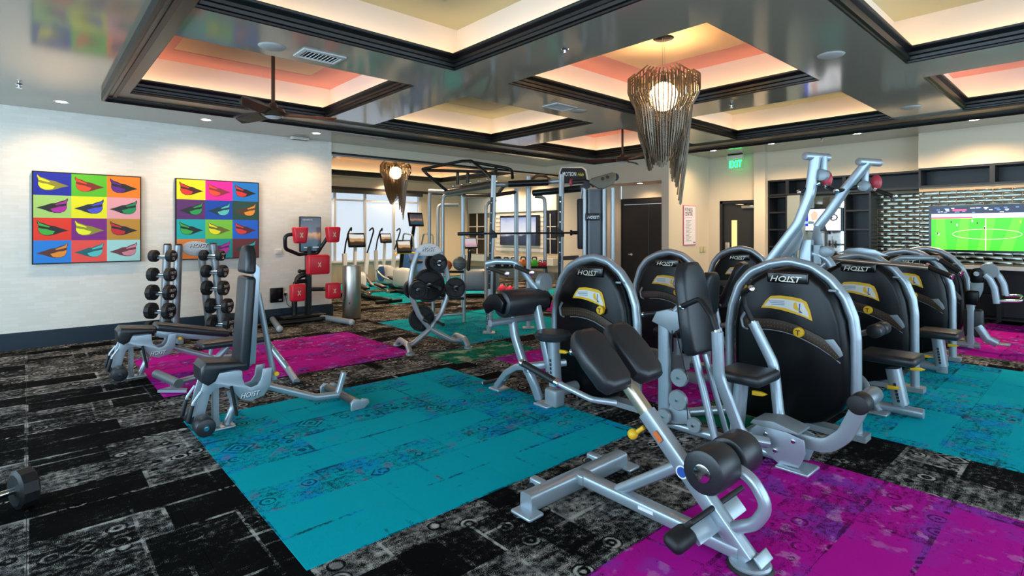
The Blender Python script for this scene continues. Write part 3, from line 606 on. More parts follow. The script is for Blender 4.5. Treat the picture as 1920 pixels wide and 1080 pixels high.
# ---------------------------------------------------------------- steel wipes bin
t = thing('steel_bin', 'tall cylindrical stainless steel bin beside the boxing trainer', 'bin', (4.16, 8.75, 0))
M().lathe([(0, .02), (.15, .02), (.155, .03), (.155, .9), (.15, .915), (.13, .915), (.13, .89), (.0, .88)], (4.16, 8.75, 0), n=36).out('body', STEEL, t)
M().lathe([(0, 0), (.145, 0), (.145, .02), (0, .02)], (4.16, 8.75, 0), n=36).out('base', RUBBER, t); M().box(PY(655, 569, 8.59), (.01, .01, .03)).out('latch', INK, t)
# ---------------------------------------------------------------- weight plate tree
d = Vector((.74, -.2, 0)).normalized(); nrm = Vector((-d.y, d.x, 0)); p0 = (3.62, 5.98)
pt = thing('plate_tree', 'silver looped plate tree holding black weight plates', 'plate tree', (3.97, 5.88, 0))
Z6 = lambda x, y: PL(730+x/4.5, 440+y/4.5, p0, d)
TB = mat('tree_silver', 'a4a9ac', .34, .5)
M().tube([Z6(150, 940), Z6(200, 920), Z6(340, 800), Z6(440, 660), Z6(490, 520), Z6(500, 380), Z6(470, 250), Z6(430, 150)], .033, .25, 14).out('frame_tube', TB, pt)
M().tube([Z6(610, 890), Z6(530, 890), Z6(350, 800), Z6(250, 680), Z6(190, 530), Z6(180, 380), Z6(200, 260), Z6(240, 150)], .033, .25, 14).out('frame_tube', TB, pt)
for q, e in ((Z6(120, 940), .30), (Z6(600, 885), .28)):
    c = Vector((q.x, q.y, 0)); M().tube([c+nrm*e+Vector((0, 0, .015)), c+nrm*e*.6+Vector((0, 0, .10)), c-nrm*e*.6+Vector((0, 0, .10)), c-nrm*e+Vector((0, 0, .015))], .034, .12, 12).out('foot', TB, pt)
    for s in (1, -1): M().cyl(c+nrm*e*s, c+nrm*e*s+Vector((0, 0, .02)), .055, 16).out('foot_pad', GREYP, pt)
M().plate([Z6(332+118*math.cos(math.pi*i/12), 180-108*math.sin(math.pi*i/12)) for i in range(13)], nrm*.03, .004).out('header_plate', mat('header_silver', 'c4c2c0', .4, .2), pt)
text2('header_print', 'HOIST', Z6(275, 137)-nrm*.006, d, (0, 0, 1), .075, pt, shear=.25, width=.17)
PLG = 'weight plates on the plate tree'
def wplate(c, r, th, label, hole=True):
    t = thing('weight_plate', label, 'weight plate', c, PLG); ax = -nrm
    b = M().lathe([(.03, -th/2), (.045, -th/2), (.05, -th*.3), (r*.5, -th*.3), (r*.55, -th*.3), (r*.82, -th*.3), (r*.86, -th/2), (r*.97, -th/2), (r, -th*.3), (r, th*.3), (r*.97, th/2), (r*.86, th/2), (r*.82, th*.3), (.05, th*.3), (.045, th/2), (.03, th/2), (.03, -th/2)], c, ax, 32); b.out('disc', RUBBER, t)
    for k in range(3):
        a = k*math.tau/3+.5; w1 = d*math.cos(a)+Vector((0, 0, 1))*math.sin(a)
        M().tube([Vector(c)+w1*.05+ax*th*.3, Vector(c)+w1*r*.82+ax*th*.3], .012, 0, 6).out('spoke', RUBBER, t)
    M().lathe([(.026, -th*.52), (.032, -th*.52), (.032, th*.52), (.026, th*.52)], c, ax, 16).out('hub_ring', CHROME, t)
for (x, y), near, far, lab in (((400, 235), (.115, .05), (.13, .06), 'the top peg'), ((225, 465), (.12, .06), (.13, .1), 'the left peg'), ((540, 445), (.14, .045), None, 'the right peg'), ((375, 440), None, (.225, .06), 'the middle'), ((290, 715), None, (.17, .06), 'the lower left peg')):
    c = Z6(x, y)
    M().cyl(c+nrm*.24, c-nrm*.24, .024, 14).out('peg', DARKM, pt)
    if near: wplate(c-nrm*(.05+near[1]/2), near[0], near[1], 'small black weight plate on %s of the plate tree, facing the camera' % lab)
    if far: wplate(c+nrm*(.06+far[1]/2+(.13 if far[0] > .2 else 0)), far[0], far[1], 'black weight plate behind %s of the plate tree' % lab)
c = Z6(400, 735); M().cyl(c+nrm*.1, c-nrm*.25, .022, 14).out('peg', DARKM, pt)
# ================================================================ selectorised machines
SX, SY = 4.37, 1.19
Z7 = lambda x, y, X=SX: PX(1370+x/2.57, 480+y/2.57, X)
def band(pts, w_):           # ribbon outline around a centre line of (y,z) points
    L_, R_ = [], []
    for i, p in enumerate(pts):
        a = pts[max(i-1, 0)]; c = pts[min(i+1, len(pts)-1)]; dd = Vector((c[0]-a[0], c[1]-a[1])).normalized(); n_ = Vector((-dd.y, dd.x))*w_/2
        L_.append((p[0]+n_.x, p[1]+n_.y)); R_.append((p[0]-n_.x, p[1]-n_.y))
    return L_+R_[::-1]
PROTO = None
def machine(name, X, y0, label, knob=(335, 365), group='black shrouded strength machines'):
    """weight tower of a machine: X is its face, y0 its right edge"""
    global PROTO
    t = thing(name, label, 'gym machine', (X, y0+.45, 0), group)
    if PROTO is None:
        Q = lambda x, y, dx=0: Z7(x, y)+Vector((dx, 0, 0))
        ol = [(12, 690), (10, 330), (22, 240), (48, 175), (95, 110), (170, 66), (280, 48), (375, 72), (450, 135), (505, 215), (543, 320), (558, 430), (564, 550), (560, 680), (530, 755), (450, 805), (340, 822), (150, 815), (60, 780)]
        PROTO = [M().plate([Q(*p) for p in ol], (.2, 0, 0), .055).out('shroud', SHELL, t)]
        tb = [(-2, 830), (-4, 330), (8, 240), (42, 140), (100, 75), (190, 38), (285, 24), (390, 50), (480, 112), (552, 200), (592, 300), (604, 400), (605, 640), (607, 835)]
        P_ = [Z7(x, y, SX+.09) for x, y in tb]; P_[0].z = P_[-1].z = .03
        PROTO.append(M().tube(P_, .037, .2, 14).out('frame_tube', SILVER, t))
        PROTO.append(M().bb((SX+.02, SY-.03, .005), (SX+.15, SY+.92, .05)).out('base_rail', GREYP, t))
        c = (Z7(175, 75)+Z7(382, 135))/2; pl = M().rbox(c+Vector((-.01, 0, 0)), (.03, .30, .085), .012).out('name_plate', GLOSSB, t); PROTO.append(pl)
        text('name_print', 'HOIST', Z7(197, 118)+Vector((-.026, 0, 0)), (0, -1, 0), (0, 0, 1), .062, mat('print_silver', 'cfc8b4', .3, .4), pl, shear=.3, width=.235, bold=.02)
        M().box(Z7(282, 123)+Vector((-.0265, 0, 0)), (.001, .10, .007)).out('name_underline', mat('print_silver', 'cfc8b4', .3, .4), pl)
        yp = [(148, 248), (170, 215), (195, 192), (240, 190), (290, 196), (340, 206), (368, 222), (384, 262), (396, 314), (350, 292), (300, 275), (240, 258), (190, 250)]
        pc = M().plate([Q(x, y, -.004) for x, y in yp], (-.003, 0, 0)).out('placard', YELLOW, t, smooth=False); PROTO.append(pc)
        wp = [(162, 240), (192, 204), (240, 205), (290, 212), (350, 226), (372, 268), (380, 298), (330, 274), (270, 252), (200, 240)]
        M().plate([Q(x, y, -.0075) for x, y in wp], (-.001, 0, 0)).out('placard_field', mat('placard_white', 'd7d9d4', .5), pc, smooth=False)
        for k in range(3): M().plate([Q(186+6*k, 214+8*k, -.009), Q(262, 216+9*k, -.009), Q(262, 219+9*k, -.009), Q(186+6*k, 217+8*k, -.009)], (-.0005, 0, 0)).out('text_line', mat('text_blue', '6f86a8', .6), pc, smooth=False)
        M().plate([Q(x, y, -.009) for x, y in ((305, 226), (318, 222), (326, 250), (345, 268), (318, 262), (304, 250))], (-.0005, 0, 0)).out('figure_gold', YELLOW, pc, smooth=False)
        M().plate([Q(x, y, -.009) for x, y in ((332, 228), (338, 230), (336, 262), (350, 276), (330, 272))], (-.0005, 0, 0)).out('figure_blue', BLUE, pc, smooth=False)
        ctr = [(Q(x, y).y, Q(x, y).z) for x, y in ((70, 322), (130, 322), (190, 324), (250, 334), (310, 352), (370, 380), (430, 412), (490, 452), (530, 485))]
        sl = M().plate([(SX-.004, a, b_) for a, b_ in band(ctr, .078)], (-.008, 0, 0), .003).out('weight_slot', BROWNP, t); PROTO.append(sl)
        dots = M()
        for k in range(1, 30):
            f = k/30*(len(ctr)-1); i = int(f); g = f-i; a = ctr[i]; b_ = ctr[min(i+1, len(ctr)-1)]
            for o_ in (-.018, .012): dots.box((SX-.0125, a[0]+(b_[0]-a[0])*g, a[1]+(b_[1]-a[1])*g+o_), (.001, .006, .006))
        dots.out('slot_perforation', mat('hole_tan', '6b5a44', .6), sl, smooth=False)
        M().plate([Q(x, y, -.013) for x, y in ((455, 402), (500, 400), (532, 445), (545, 478), (530, 488), (490, 440))], (-.004, 0, 0), .0015).out('slot_end_plate', GREYP, sl)
        lw = [(x, y) for x, y in ctr]; lw2 = [(a, b_-.048) for a, b_ in lw[1:]]
        PROTO.append(M().plate([(SX-.003, a, b_) for a, b_ in band(lw2, .006)], (-.004, 0, 0)).out('slot_edge', GREYP, t))
        PROTO.append(M().rbox(Z7(490, 167)+Vector((-.004, 0, 0)), (.02, .05, .018), .006).out('cable_port', GREYP, t))
        PROTO.append(M().tube([Z7(70, 270), Z7(52, 300), Z7(60, 340), Z7(85, 350)], .012, .02, 8).out('weight_hook', GREYP, t))
    else:
        for p in PROTO: cpart(p, t)
    d0 = Vector((X-SX, y0-SY, 0)); c = Z7(*knob)+d0
    kn = M().lathe([(.0, 0), (.036, 0), (.04, -.01), (.036, -.03), (.0, -.034)], c+Vector((-.012, 0, 0)), (1, 0, 0), 18).out('selector_knob', YELLOW, t)
    text('knob_print', 'T', c+Vector((-.048, .016, -.02)), (0, -1, 0), (0, 0, 1), .055, INK, kn, bold=.03)
    return t
def V(x, y, z): return Vector((x, y, z))
def seatpad(t, c, dx, dy, dz=.075, name='seat'): return M().rbox(c, (dx, dy, dz), .03, seg=4).out(name, VINYL, t)
def backpad(t, X, yb, zb, yt, zt, w_, th=.085, name='backrest', taper=.75):
    a, c = V(X, yb, zb), V(X, yt, zt); up = (c-a).normalized(); nrm_ = V(1, 0, 0).cross(up); L_ = (c-a).length
    o = [(-.42, 0), (-.5, .06), (-.5, .35), (-.5*taper-.05, .75), (-.5*taper, .9), (-.22, 1), (.22, 1), (.5*taper, .9), (.5*taper+.05, .75), (.5, .35), (.5, .06), (.42, 0)]
    return M().plate([a+V(1, 0, 0)*p*w_+up*q*L_-nrm_*th/2 for p, q in o], nrm_*th, .028).out(name, VINYL, t)
def grip(t, pts, r=.017, end=True, bend=.06):
    g = M().tube(pts, r, bend, 12).out('grip', RUBBER, t)
    if end:
        e = Vector(pts[0]); dd = (e-Vector(pts[1])).normalized(); M().cyl(e, e+dd*.022, r*1.15, 14, ch=.004).out('end_cap', CHROME, g)
    e = Vector(pts[-1]); dd = (e-Vector(pts[-2])).normalized(); M().cyl(e-dd*.01, e+dd*.02, r*1.2, 14).out('collar', CHROME, g); return g
def lever(t, c): M().plate([c+V(0, .02, -.015), c+V(0, -.05, -.008), c+V(0, -.075, .006), c+V(0, -.04, .016), c+V(0, .02, .015)], (.03, 0, 0), .005).out('adjust_lever', YELLOW, t)
def post_slotted(t, a, c, sx=.055, sy=.035):
    p = M().tube([a, c], .05, 0, 16, sec=(sx, sy), up=(0, 1, 0)).out('seat_post', SILVER, t); a, c = Vector(a), Vector(c)
    for k in range(6): M().rbox(a+(c-a)*(.42+.09*k)+V(-sx-.001, .0, 0), (.004, .02, .022), .002).out('slot_hole', INK, p)
    return p
# ---------------------------------------------------------------- press machine in front
t = machine('press_machine', SX, SY, 'strength machine with two curved press arms and foot roller, nearest the camera')
X = 3.65
M().tube([V(X, 2.32, .04), V(X, 1.40, .04)], .036, 0, 12).out('base_tube', SILVER, t); M().tube([V(X, 2.32, .04), V(X+.25, 2.34, .04), V(4.45, 2.0, .04)], .036, .08, 12).out('base_tube', SILVER, t)
M().tube([V(X, 1.75, .05), V(4.45, 1.75, .05)], .036, 0, 12).out('base_tube', SILVER, t)
M().tube([V(X, 2.30, .04), V(X, 2.30, .84)], .05, 0, 16, sec=(.05, .028)).out('rear_post', SILVER, t)
M().plate([V(X-.03, y, z) for y, z in ((2.40, .80), (2.36, .88), (2.26, .91), (2.17, .90), (2.15, .78), (2.22, .72), (2.28, .76))], (.06, 0, 0), .008).out('head_bracket', GREYP, t)
grip(t, [V(X-.02, 2.47, .845), V(X, 2.20, .90)], .017)
backpad(t, X, 1.99, .62, 2.11, 1.27, .38, .1); M().tube([V(X, 2.12, .98), V(X, 2.28, .82)], .03, 0, 10).out('back_mount', SILVER, t)
M().tube([V(X-.04, 2.04, .66), V(X-.06, 1.86, .04)], .027, 0, 12).out('back_strut', SILVER, t); M().tube([V(X+.05, 2.0, .6), V(X+.08, 1.84, .04)], .02, 0, 12).out('back_strut', SILVER, t)
seatpad(t, V(X+.02, 1.67, .52), .34, .32); post_slotted(t, V(X, 1.70, .48), V(X, 1.74, .05)); lever(t, PX(1415, 738, X-.06))
# press arms
M().tube([PX(1345, 622, 3.35), PX(1348, 705, 3.35), PX(1392, 822, 3.4), V(3.52, 1.47, .15)], .03, .2, 14, sec=(.027, .034), up=(0, 1, 0)).out('press_arm', SILVER, t)
M().tube([PX(1412, 605, 3.95), PX(1450, 682, 3.95), PX(1462, 790, 3.9), V(3.78, 1.47, .15)], .03, .2, 14, sec=(.027, .034), up=(0, 1, 0)).out('press_arm', SILVER, t)
grip(t, [PX(1280, 574, 3.45), PX(1312, 560, 3.42), PX(1334, 592, 3.36), PX(1344, 622, 3.35)], .019); grip(t, [PX(1407, 541, 3.86), PX(1393, 548, 3.93), PX(1396, 572, 3.95), PX(1412, 605, 3.95)], .019)
# pivot and foot roller
for s in (-1, 1): M().plate([V(X+s*.075, y, z) for y, z in ((1.56, .11), (1.60, .19), (1.54, .25), (1.40, .24), (1.27, .21), (1.26, .13), (1.30, .03), (1.42, .02))], (.014*s, 0, 0), .003).out('pivot_plate', SILVER, t)
M().plate([V(X-.10, y, z) for y, z in ((1.60, .235), (1.58, .265), (1.45, .285), (1.30, .25), (1.30, .235))], (.2, 0, 0), .006).out('pivot_cover', GREYP, t)
for y, z in ((1.50, .19), (1.33, .19), (1.44, .1)): M().cyl(V(X-.10, y, z), V(X-.085, y, z), .014, 12, ch=.003).out('bolt', CHROME, t)
M().rbox(V(X-.03, 1.33, .012), (.2, .2, .022), .01).out('foot_plate', SILVER, t); M().tube([V(X, 1.36, .03), V(X, 1.40, .16)], .04, 0, 10, sec=(.06, .03), up=(0, 1, 0)).out('foot_post', SILVER, t)
M().tube([V(X, 1.34, .18), V(X, 1.17, .18), V(X, 1.07, .28), V(X, .99, .47)], .04, .14, 12, sec=(.018, .045), up=(0, 0, 1)).out('foot_arm', GREYP, t)
M().cyl(V(X-.10, .98, .50), V(X+.02, .98, .50), .058, 22, ch=.01).out('foot_roller', RUBBER, t); M().cyl(V(X+.02, .98, .50), V(X+.24, .98, .50), .05, 22, ch=.01).out('roller_sleeve', mat('sleeve_grey', '7d868c', .35, .4), t)
# pulleys and cables
for y, z, r in ((2.14, .42, .068), (2.15, .25, .075), (2.27, .10, .058), (2.02, .10, .055)):
    pu = M().lathe([(0, -.016), (r*.92, -.016), (r, -.01), (r*.9, 0), (r, .01), (r*.92, .016), (0, .016)], V(X-.06, y, z), (1, 0, 0), 26).out('pulley', GREYP, t); M().cyl(V(X-.09, y, z), V(X-.07, y, z), .01, 10).out('bolt', CHROME, pu)
for a, c in ((V(X-.06, 2.20, .76), V(X-.06, 2.205, .42)), (V(X-.06, 2.17, .76), V(X-.06, 2.075, .42)), (V(X-.06, 2.27, .045), V(X-.06, 1.86, .13)), (V(X-.06, 2.08, .24), V(X-.06, 2.07, .12))): M().tube([a, c], .0045, 0, 6).out('cable', INK, t)
M().plate([V(X-.02, y, z) for y, z in ((2.28, .05), (2.24, .2), (2.10, .2), (2.05, .05))], (.02, 0, 0), .003).out('pulley_bracket', SILVER, t)
# ---------------------------------------------------------------- arm curl machine
X1 = 3.72; y1 = 2.615
t = machine('arm_curl_machine', X1, y1, 'arm curl machine with a thick black roller pad, behind the back extension bench', (370, 318)); X = 3.27
Z1 = lambda x, y, X_=X: PX(880+x/3.484, 460+y/3.484, X_)
M().tube([Z1(275, 455), Z1(300, 600), Z1(350, 760), Z1(410, 870), Z1(458, 1003, X+.05)], .03, .3, 14, sec=(.03, .036), up=(0, 1, 0)).out('front_leg', SILVER, t)
e = Z1(458, 1008); M().rbox(V(e.x+.05, e.y-.02, .012), (.13, .17, .022), .01).out('foot_plate', SILVER, t)
M().tube([V(3.55, Z1(480, 800).y, Z1(480, 800).z), Z1(400, 790), Z1(320, 790), Z1(250, 830), PX(934, 722, X+.04)], .03, .16, 14, sec=(.03, .04), up=(1, 0, 0)).out('rear_leg', SILVER, t)
e = PZ(936, 730); M().rbox(V(e.x, e.y, .012), (.15, .15, .022), .01).out('foot_plate', SILVER, t)
text('beam_print', 'HOIST', Z1(382, 822)+V(-.045, 0, 0), (0, -1, 0), (0, 0, 1), .05, INK, t, shear=.3, width=.12, bold=.02)
grip(t, [PX(908, 718, 3.3), PX(944, 710, X+.0)], .018)
M().tube([V(X+.1, 3.42, .85), V(X+.13, 3.28, .28)], .03, 0, 12, sec=(.03, .034), up=(0, 1, 0)).out('front_leg', SILVER, t)
M().cyl(V(3.02, 3.5, .875), V(3.52, 3.5, .875), .118, 34, ch=.03).out('roller_pad', VINYL, t)
for xx, nm in ((2.98, 1), (3.54, 2)): M().plate([V(xx, y, z) for y, z in ((3.66, .78), (3.72, .86), (3.62, .95), (3.50, .97), (3.42, .90), (3.45, .80), (3.56, .83))], (.045, 0, 0), .014).out('pad_arm', SHELL, t)
M().tube([V(3.0, 3.62, .70), V(3.52, 3.62, .70)], .03, 0, 12).out('cross_tube', SILVER, t)
M().tube([PX(912, 494, 3.15), PX(930, 490, 3.2), PX(968, 491, 3.3), PX(1000, 535, 3.4), PX(1012, 552, 3.45)], .026, .1, 14).out('handle_frame', SILVER, t)
grip(t, [PX(950, 514, 3.02), PX(918, 503, 3.17)], .02); grip(t, [PX(996, 512, 3.1), PX(968, 500, 3.26)], .02)
M().lathe([(0, 0), (.08, 0), (.09, .02), (.09, .05), (.08, .06), (0, .06)], PX(1024, 530, 3.5), (0, 1, 0), 28).out('pivot_cover', GREYP, t)
b = M(); b.lathe([(0, 0), (.13, 0), (.155, .02), (.16, .045), (.145, .07), (0, .075)], V(X+.08, 3.2, .575), n=32); b.out('seat', VINYL, t)
post_slotted(t, V(X+.1, 3.21, .56), V(X+.1, 3.19, .18), .05, .04); lever(t, V(X+.06, 3.09, .49)); M().tube([V(X+.1, 3.25, .1), V(3.7, 3.25, .1)], .05, 0, 10).out('base_tube', GREYP, t)
M().rbox(V(X+.1, 3.2, .08), (.12, .14, .15), .02).out('base_block', GREYP, t)
# ---------------------------------------------------------------- leg machine behind
t = machine('leg_machine', 5.42, 2.9, 'strength machine between the press machine backrest and the dark door', (370, 318)); X = 4.75
M().tube([V(X, 3.6, .1), V(X, 2.6, .1)], .05, 0, 12, sec=(.04, .05)).out('base_tube', GREYP, t); M().tube([V(X, 3.1, .1), V(5.4, 3.1, .1)], .05, 0, 12).out('base_tube', GREYP, t)
M().bb(V(X-.05, 2.75, .16), V(X+.05, 3.55, .3)).out('rail_cover', GREYP, t)
backpad(t, X, 2.55, .72, 2.5, 1.12, .3); seatpad(t, V(X, 2.85, .52), .34, .36); M().tube([V(X, 2.85, .5), V(X, 2.85, .1)], .04, 0, 10).out('seat_post', SILVER, t)
M().tube([V(X, 2.62, .9), V(X, 2.7, .3)], .03, 0, 12).out('back_strut', SILVER, t); M().cyl(PX(1328, 545, X), PX(1328, 534, X), .02, 12).out('pull_knob', YELLOW, t)
M().tube([V(X, 2.6, .12), V(X, 2.4, .14), V(X, 2.3, .02)], .035, .1, 12).out('front_foot', SILVER, t)
# ---------------------------------------------------------------- recline machine
t = machine('recline_machine', 7.4, 3.0, 'strength machine with a tilted backrest standing near the exit door'); X = 6.6
a, c = PX(1395, 492, X), PX(1362, 568, X); backpad(t, X, c.y, c.z, a.y, a.z, .34)
s = PX(1340, 572, X); M().rbox(s, (.36, .34, .08), .03, RX(-.2)).out('seat', VINYL, t); M().tube([s, V(X, s.y-.1, .05)], .04, 0, 12).out('seat_post', SILVER, t); M().tube([(a+c)/2, V(X, c.y-.25, .4), V(X, s.y-.1, .3)], .03, .1, 12).out('back_strut', SILVER, t)
M().tube([V(X, s.y+.3, .06), V(X, c.y-.3, .06)], .045, 0, 12).out('base_tube', SILVER, t); M().tube([V(X, c.y-.2, .06), V(7.4, c.y-.2, .06)], .045, 0, 12).out('base_tube', SILVER, t)
grip(t, [PX(1346, 556, X-.2), PX(1320, 540, X-.2)], .025)
# ---------------------------------------------------------------- lat pulldown
t = machine('lat_pulldown_machine', 6.1, 1.19, 'tall lat pulldown machine with two raised arms and small red pads'); X = 5.3
ZL = lambda x, y, X_: PX(1430+x/4.907, 270+y/4.907, X_)
M().tube([V(X, 2.02, .03), V(X, 2.0, 1.45)], .05, 0, 14, sec=(.045, .05)).out('mast', SILVER, t); M().tube([V(X, 2.1, .05), V(X, 1.0, .05)], .04, 0, 12).out('base_tube', SILVER, t); M().tube([V(X, 1.9, .05), V(6.1, 1.9, .05)], .04, 0, 12).out('base_tube', SILVER, t)
for XA, q in ((5.02, ((40, 1110), (200, 900), (330, 730), (440, 450), (485, 120))), (5.6, ((505, 765), (620, 620), (750, 430), (970, 165)))):
    M().tube([ZL(x, y, XA) for x, y in q], .042, .25, 14, sec=(.038, .045), up=(1, 0, 0)).out('pull_arm', SILVER, t)
for XA, tc_, br, rd, g1, g2 in ((5.02, (485, 115), (560, 290), (590, 325), ((345, 437), (500, 368)), ((668, 432), (600, 395))), (5.6, (970, 165), (945, 390), (1045, 352), ((700, 432), (880, 392)), ((1205, 482), (1050, 425)))):
    p = ZL(*tc_, XA); M().cyl(p+V(-.1, .05, 0), p+V(.16, -.05, 0), .034, 18, ch=.006).out('arm_head', SILVER, t)
    p2 = ZL(*br, XA+.06); p1 = V(p2.x, p2.y, p.z); M().tube([p1, p2], .02, 0, 12, sec=(.03, .012)).out('hanger', SILVER, t)
    M().cyl(p2+V(-.06, 0, 0), p2+V(.06, 0, 0), .05, 20, ch=.008).out('grip_hub', GREYP, t)
    r_ = ZL(*rd, XA+.08); M().sph(r_, .065, 14, (.55, .7, 1.05)).out('red_pad', mat('pad_red', 'b5313f', .4), t)
    for q in (g1, g2): grip(t, [ZL(*q[0], XA-.05), ZL(*q[1], XA+.02)], .018)
for s in (-.09, .09): M().plate([V(X+s, *ZL(x, y, X+s)[1:]) for x, y in ((350, 745), (375, 840), (340, 960), (240, 1050), (150, 1060), (190, 960), (300, 790))] if s < 0 else [V(X+s, *ZL(x, y, X+s)[1:]) for x, y in ((470, 750), (520, 760), (555, 930), (480, 960), (450, 860))], (.012, 0, 0), .003).out('pivot_plate', GREYP, t)
M().bb(ZL(335, 735, X-.1), ZL(515, 712, X+.02)+V(0, .04, 0)).out('top_bracket', SILVER, t)
M().tube([ZL(405, 880, X-.02), ZL(400, 1100, X-.02)], .05, 0, 12, sec=(.05, .05)).out('stack_guide', SILVER, t); M().tube([ZL(510, 930, X), ZL(510, 1100, X)], .035, 0, 12, sec=(.035, .035)).out('stack_guide', GREYP, t)
M().tube([ZL(375, 1010, X), ZL(500, 1010, X), ZL(600, 1060, X), ZL(640, 1130, X)], .035, .12, 12).out('side_tube', SILVER, t)
M().cyl(ZL(590, 990, X)+V(-.05, 0, 0), ZL(590, 990, X)+V(.05, 0, 0), .05, 18, ch=.008).out('pulley', GREYP, t)
M().plate([PX(u, v, X+.45) for u, v in ((1572, 474), (1590, 466), (1612, 464), (1640, 468), (1664, 480), (1640, 479), (1610, 475))], (.03, 0, 0), .004).out('cam_arm', SILVER, t)
M().tube([V(X+.25, *PX(1545, 484, X+.25)[1:]), V(X+.4, *PX(1740, 502, X+.4)[1:])], .018, 0, 10).out('cross_bar', mat('copper_tube', 'a08a78', .3, .7), t)
M().plate([V(X-.17, y, .43) for y in (1.42, 1.02)]+[V(X+.17, y, .43) for y in (1.02, 1.42)], (0, 0, .075), .03).out('seat', VINYL, t)
post_slotted(t, PX(1675, 690, X)+V(0, 0, .0), PX(1690, 758, X), .06, .05); M().tube([PX(1688, 750, X), V(X, PX(1692, 775, X).y, .02)], .03, 0, 10, sec=(.03, .03)).out('post_sleeve', GREYP, t); lever(t, PX(1712, 692, X-.1)); lever(t, PX(1668, 727, X-.1))
y_ = PX(1648, 608, X).y
for a, c in ((X-.16, X-.02), (X+.02, X+.16)): M().cyl(V(a, y_, .68), V(c, y_, .68), .055, 22, ch=.012).out('thigh_roller', VINYL, t)
M().tube([V(X, y_, .68), V(X, y_+.2, .6), V(X, 2.0, .62)], .025, .06, 12).out('roller_arm', SILVER, t)
e = PZ(1648, 776); M().rbox(V(e.x, e.y, .012), (.14, .14, .022), .01).out('foot_plate', SILVER, t); M().tube([V(e.x, e.y, .02), V(e.x+.1, e.y+.15, .25), V(X, 1.75, .3)], .03, .1, 12).out('foot_leg', SILVER, t)
# ---------------------------------------------------------------- row machine
t = machine('row_machine', 7.9, 1.19, 'strength machine with chrome-tipped handlebars, second from the television'); X = 7.2
y_ = PX(1762, 614, X).y; seatpad(t, V(X, y_, .42), .36, .36, .08); post_slotted(t, V(X, y_+.02, .40), V(X, y_-.02, .08), .075, .05); lever(t, V(X-.1, y_-.1, .32)); lever(t, V(X-.1, y_+.12, .17))
M().tube([V(X, y_-.02, .1), V(X, y_-.02, .01)], .04, 0, 10, sec=(.05, .04)).out('post_sleeve', GREYP, t); M().tube([V(X, y_+.9, .06), V(X, y_, .06)], .045, 0, 12).out('base_tube', SILVER, t); M().tube([V(X, y_+.5, .06), V(7.9, y_+.5, .06)], .045, 0, 12).out('base_tube', SILVER, t)
M().tube([PX(1670, 492, X), PX(1690, 483, X), PX(1762, 484, X+.1)], .028, .05, 12).out('handle_frame', SILVER, t); M().tube([PX(1672, 492, X), V(X, y_+.75, .4), V(X, y_+.75, .05)], .035, .15, 12).out('mast', SILVER, t)
grip(t, [PX(1800, 511, X), PX(1762, 487, X+.05)], .028); grip(t, [PX(1783, 518, X-.25), PX(1740, 500, X-.2)], .028); M().tube([PX(1735, 500, X-.22), PX(1672, 492, X)], .026, 0, 12).out('handle_frame', SILVER, t)
# ---------------------------------------------------------------- shoulder machine by the television
t = machine('lever_machine', 9.15, 1.22, 'strength machine with bent silver levers, closest to the television wall'); X = 8.9
ZR = lambda x, y, X_=X: PX(1740+x/4.5, 460+y/4.5, X_)
M().plate([ZR(x, y) for x, y in ((355, 220), (380, 195), (430, 190), (465, 220), (470, 310), (440, 320), (380, 318), (352, 300))], (.08, 0, 0), .012).out('pivot_cover', SHELL, t); M().cyl(ZR(410, 240)+V(-.02, 0, 0), ZR(410, 240), .03, 16).out('pivot_bolt', CHROME, t)
M().plate([ZR(x, y) for x, y in ((350, 315), (470, 315), (465, 380), (430, 450), (395, 520), (375, 540), (372, 450), (350, 400))], (.05, 0, 0), .008).out('pivot_plate', GREYP, t)
M().lathe([(0, -.02), (.09, -.02), (.1, 0), (.09, .02), (0, .02)], ZR(515, 215, X+.15), (1, 0, 0), 24).out('cam_wheel', GREYP, t)
M().tube([ZR(480, 250), ZR(520, 280), ZR(560, 360), ZR(580, 490)], .035, .15, 12, sec=(.035, .05), up=(1, 0, 0)).out('lever_arm', SILVER, t); M().tube([ZR(500, 210, X+.3), ZR(590, 240, X+.3), ZR(640, 330, X+.3), ZR(655, 420, X+.3)], .035, .15, 12, sec=(.035, .05), up=(1, 0, 0)).out('lever_arm', SILVER, t)
M().tube([ZR(575, 470), ZR(780, 470), ZR(800, 445, X+.1), ZR(780, 425, X+.3), ZR(655, 425, X+.3)], .02, .04, 12).out('handle_bar', CHROME, t)
M().tube([ZR(362, 440), V(X, ZR(362, 800).y, .03)], .04, 0, 12, sec=(.04, .04)).out('upright', SILVER, t); M().rbox(ZR(372, 440), (.12, .14, .18), .02).out('weight_block', SHELL, t)
M().rbox(ZR(385, 655), (.07, .2, .36), .06).out('shin_pad', VINYL, t); M().tube([ZR(420, 680), ZR(500, 790), ZR(590, 830)], .04, 0, 12, sec=(.05, .04), up=(1, 0, 0)).out('foot_leg', SILVER, t)
e = PZ(1870, 646); M().rbox(V(e.x, e.y, .012), (.16, .26, .022), .01).out('foot_plate', GREYP, t); M().tube([V(X, ZR(362, 800).y+.2, .06), V(X, ZR(440, 820).y, .06)], .04, 0, 12).out('base_tube', GREYP, t)
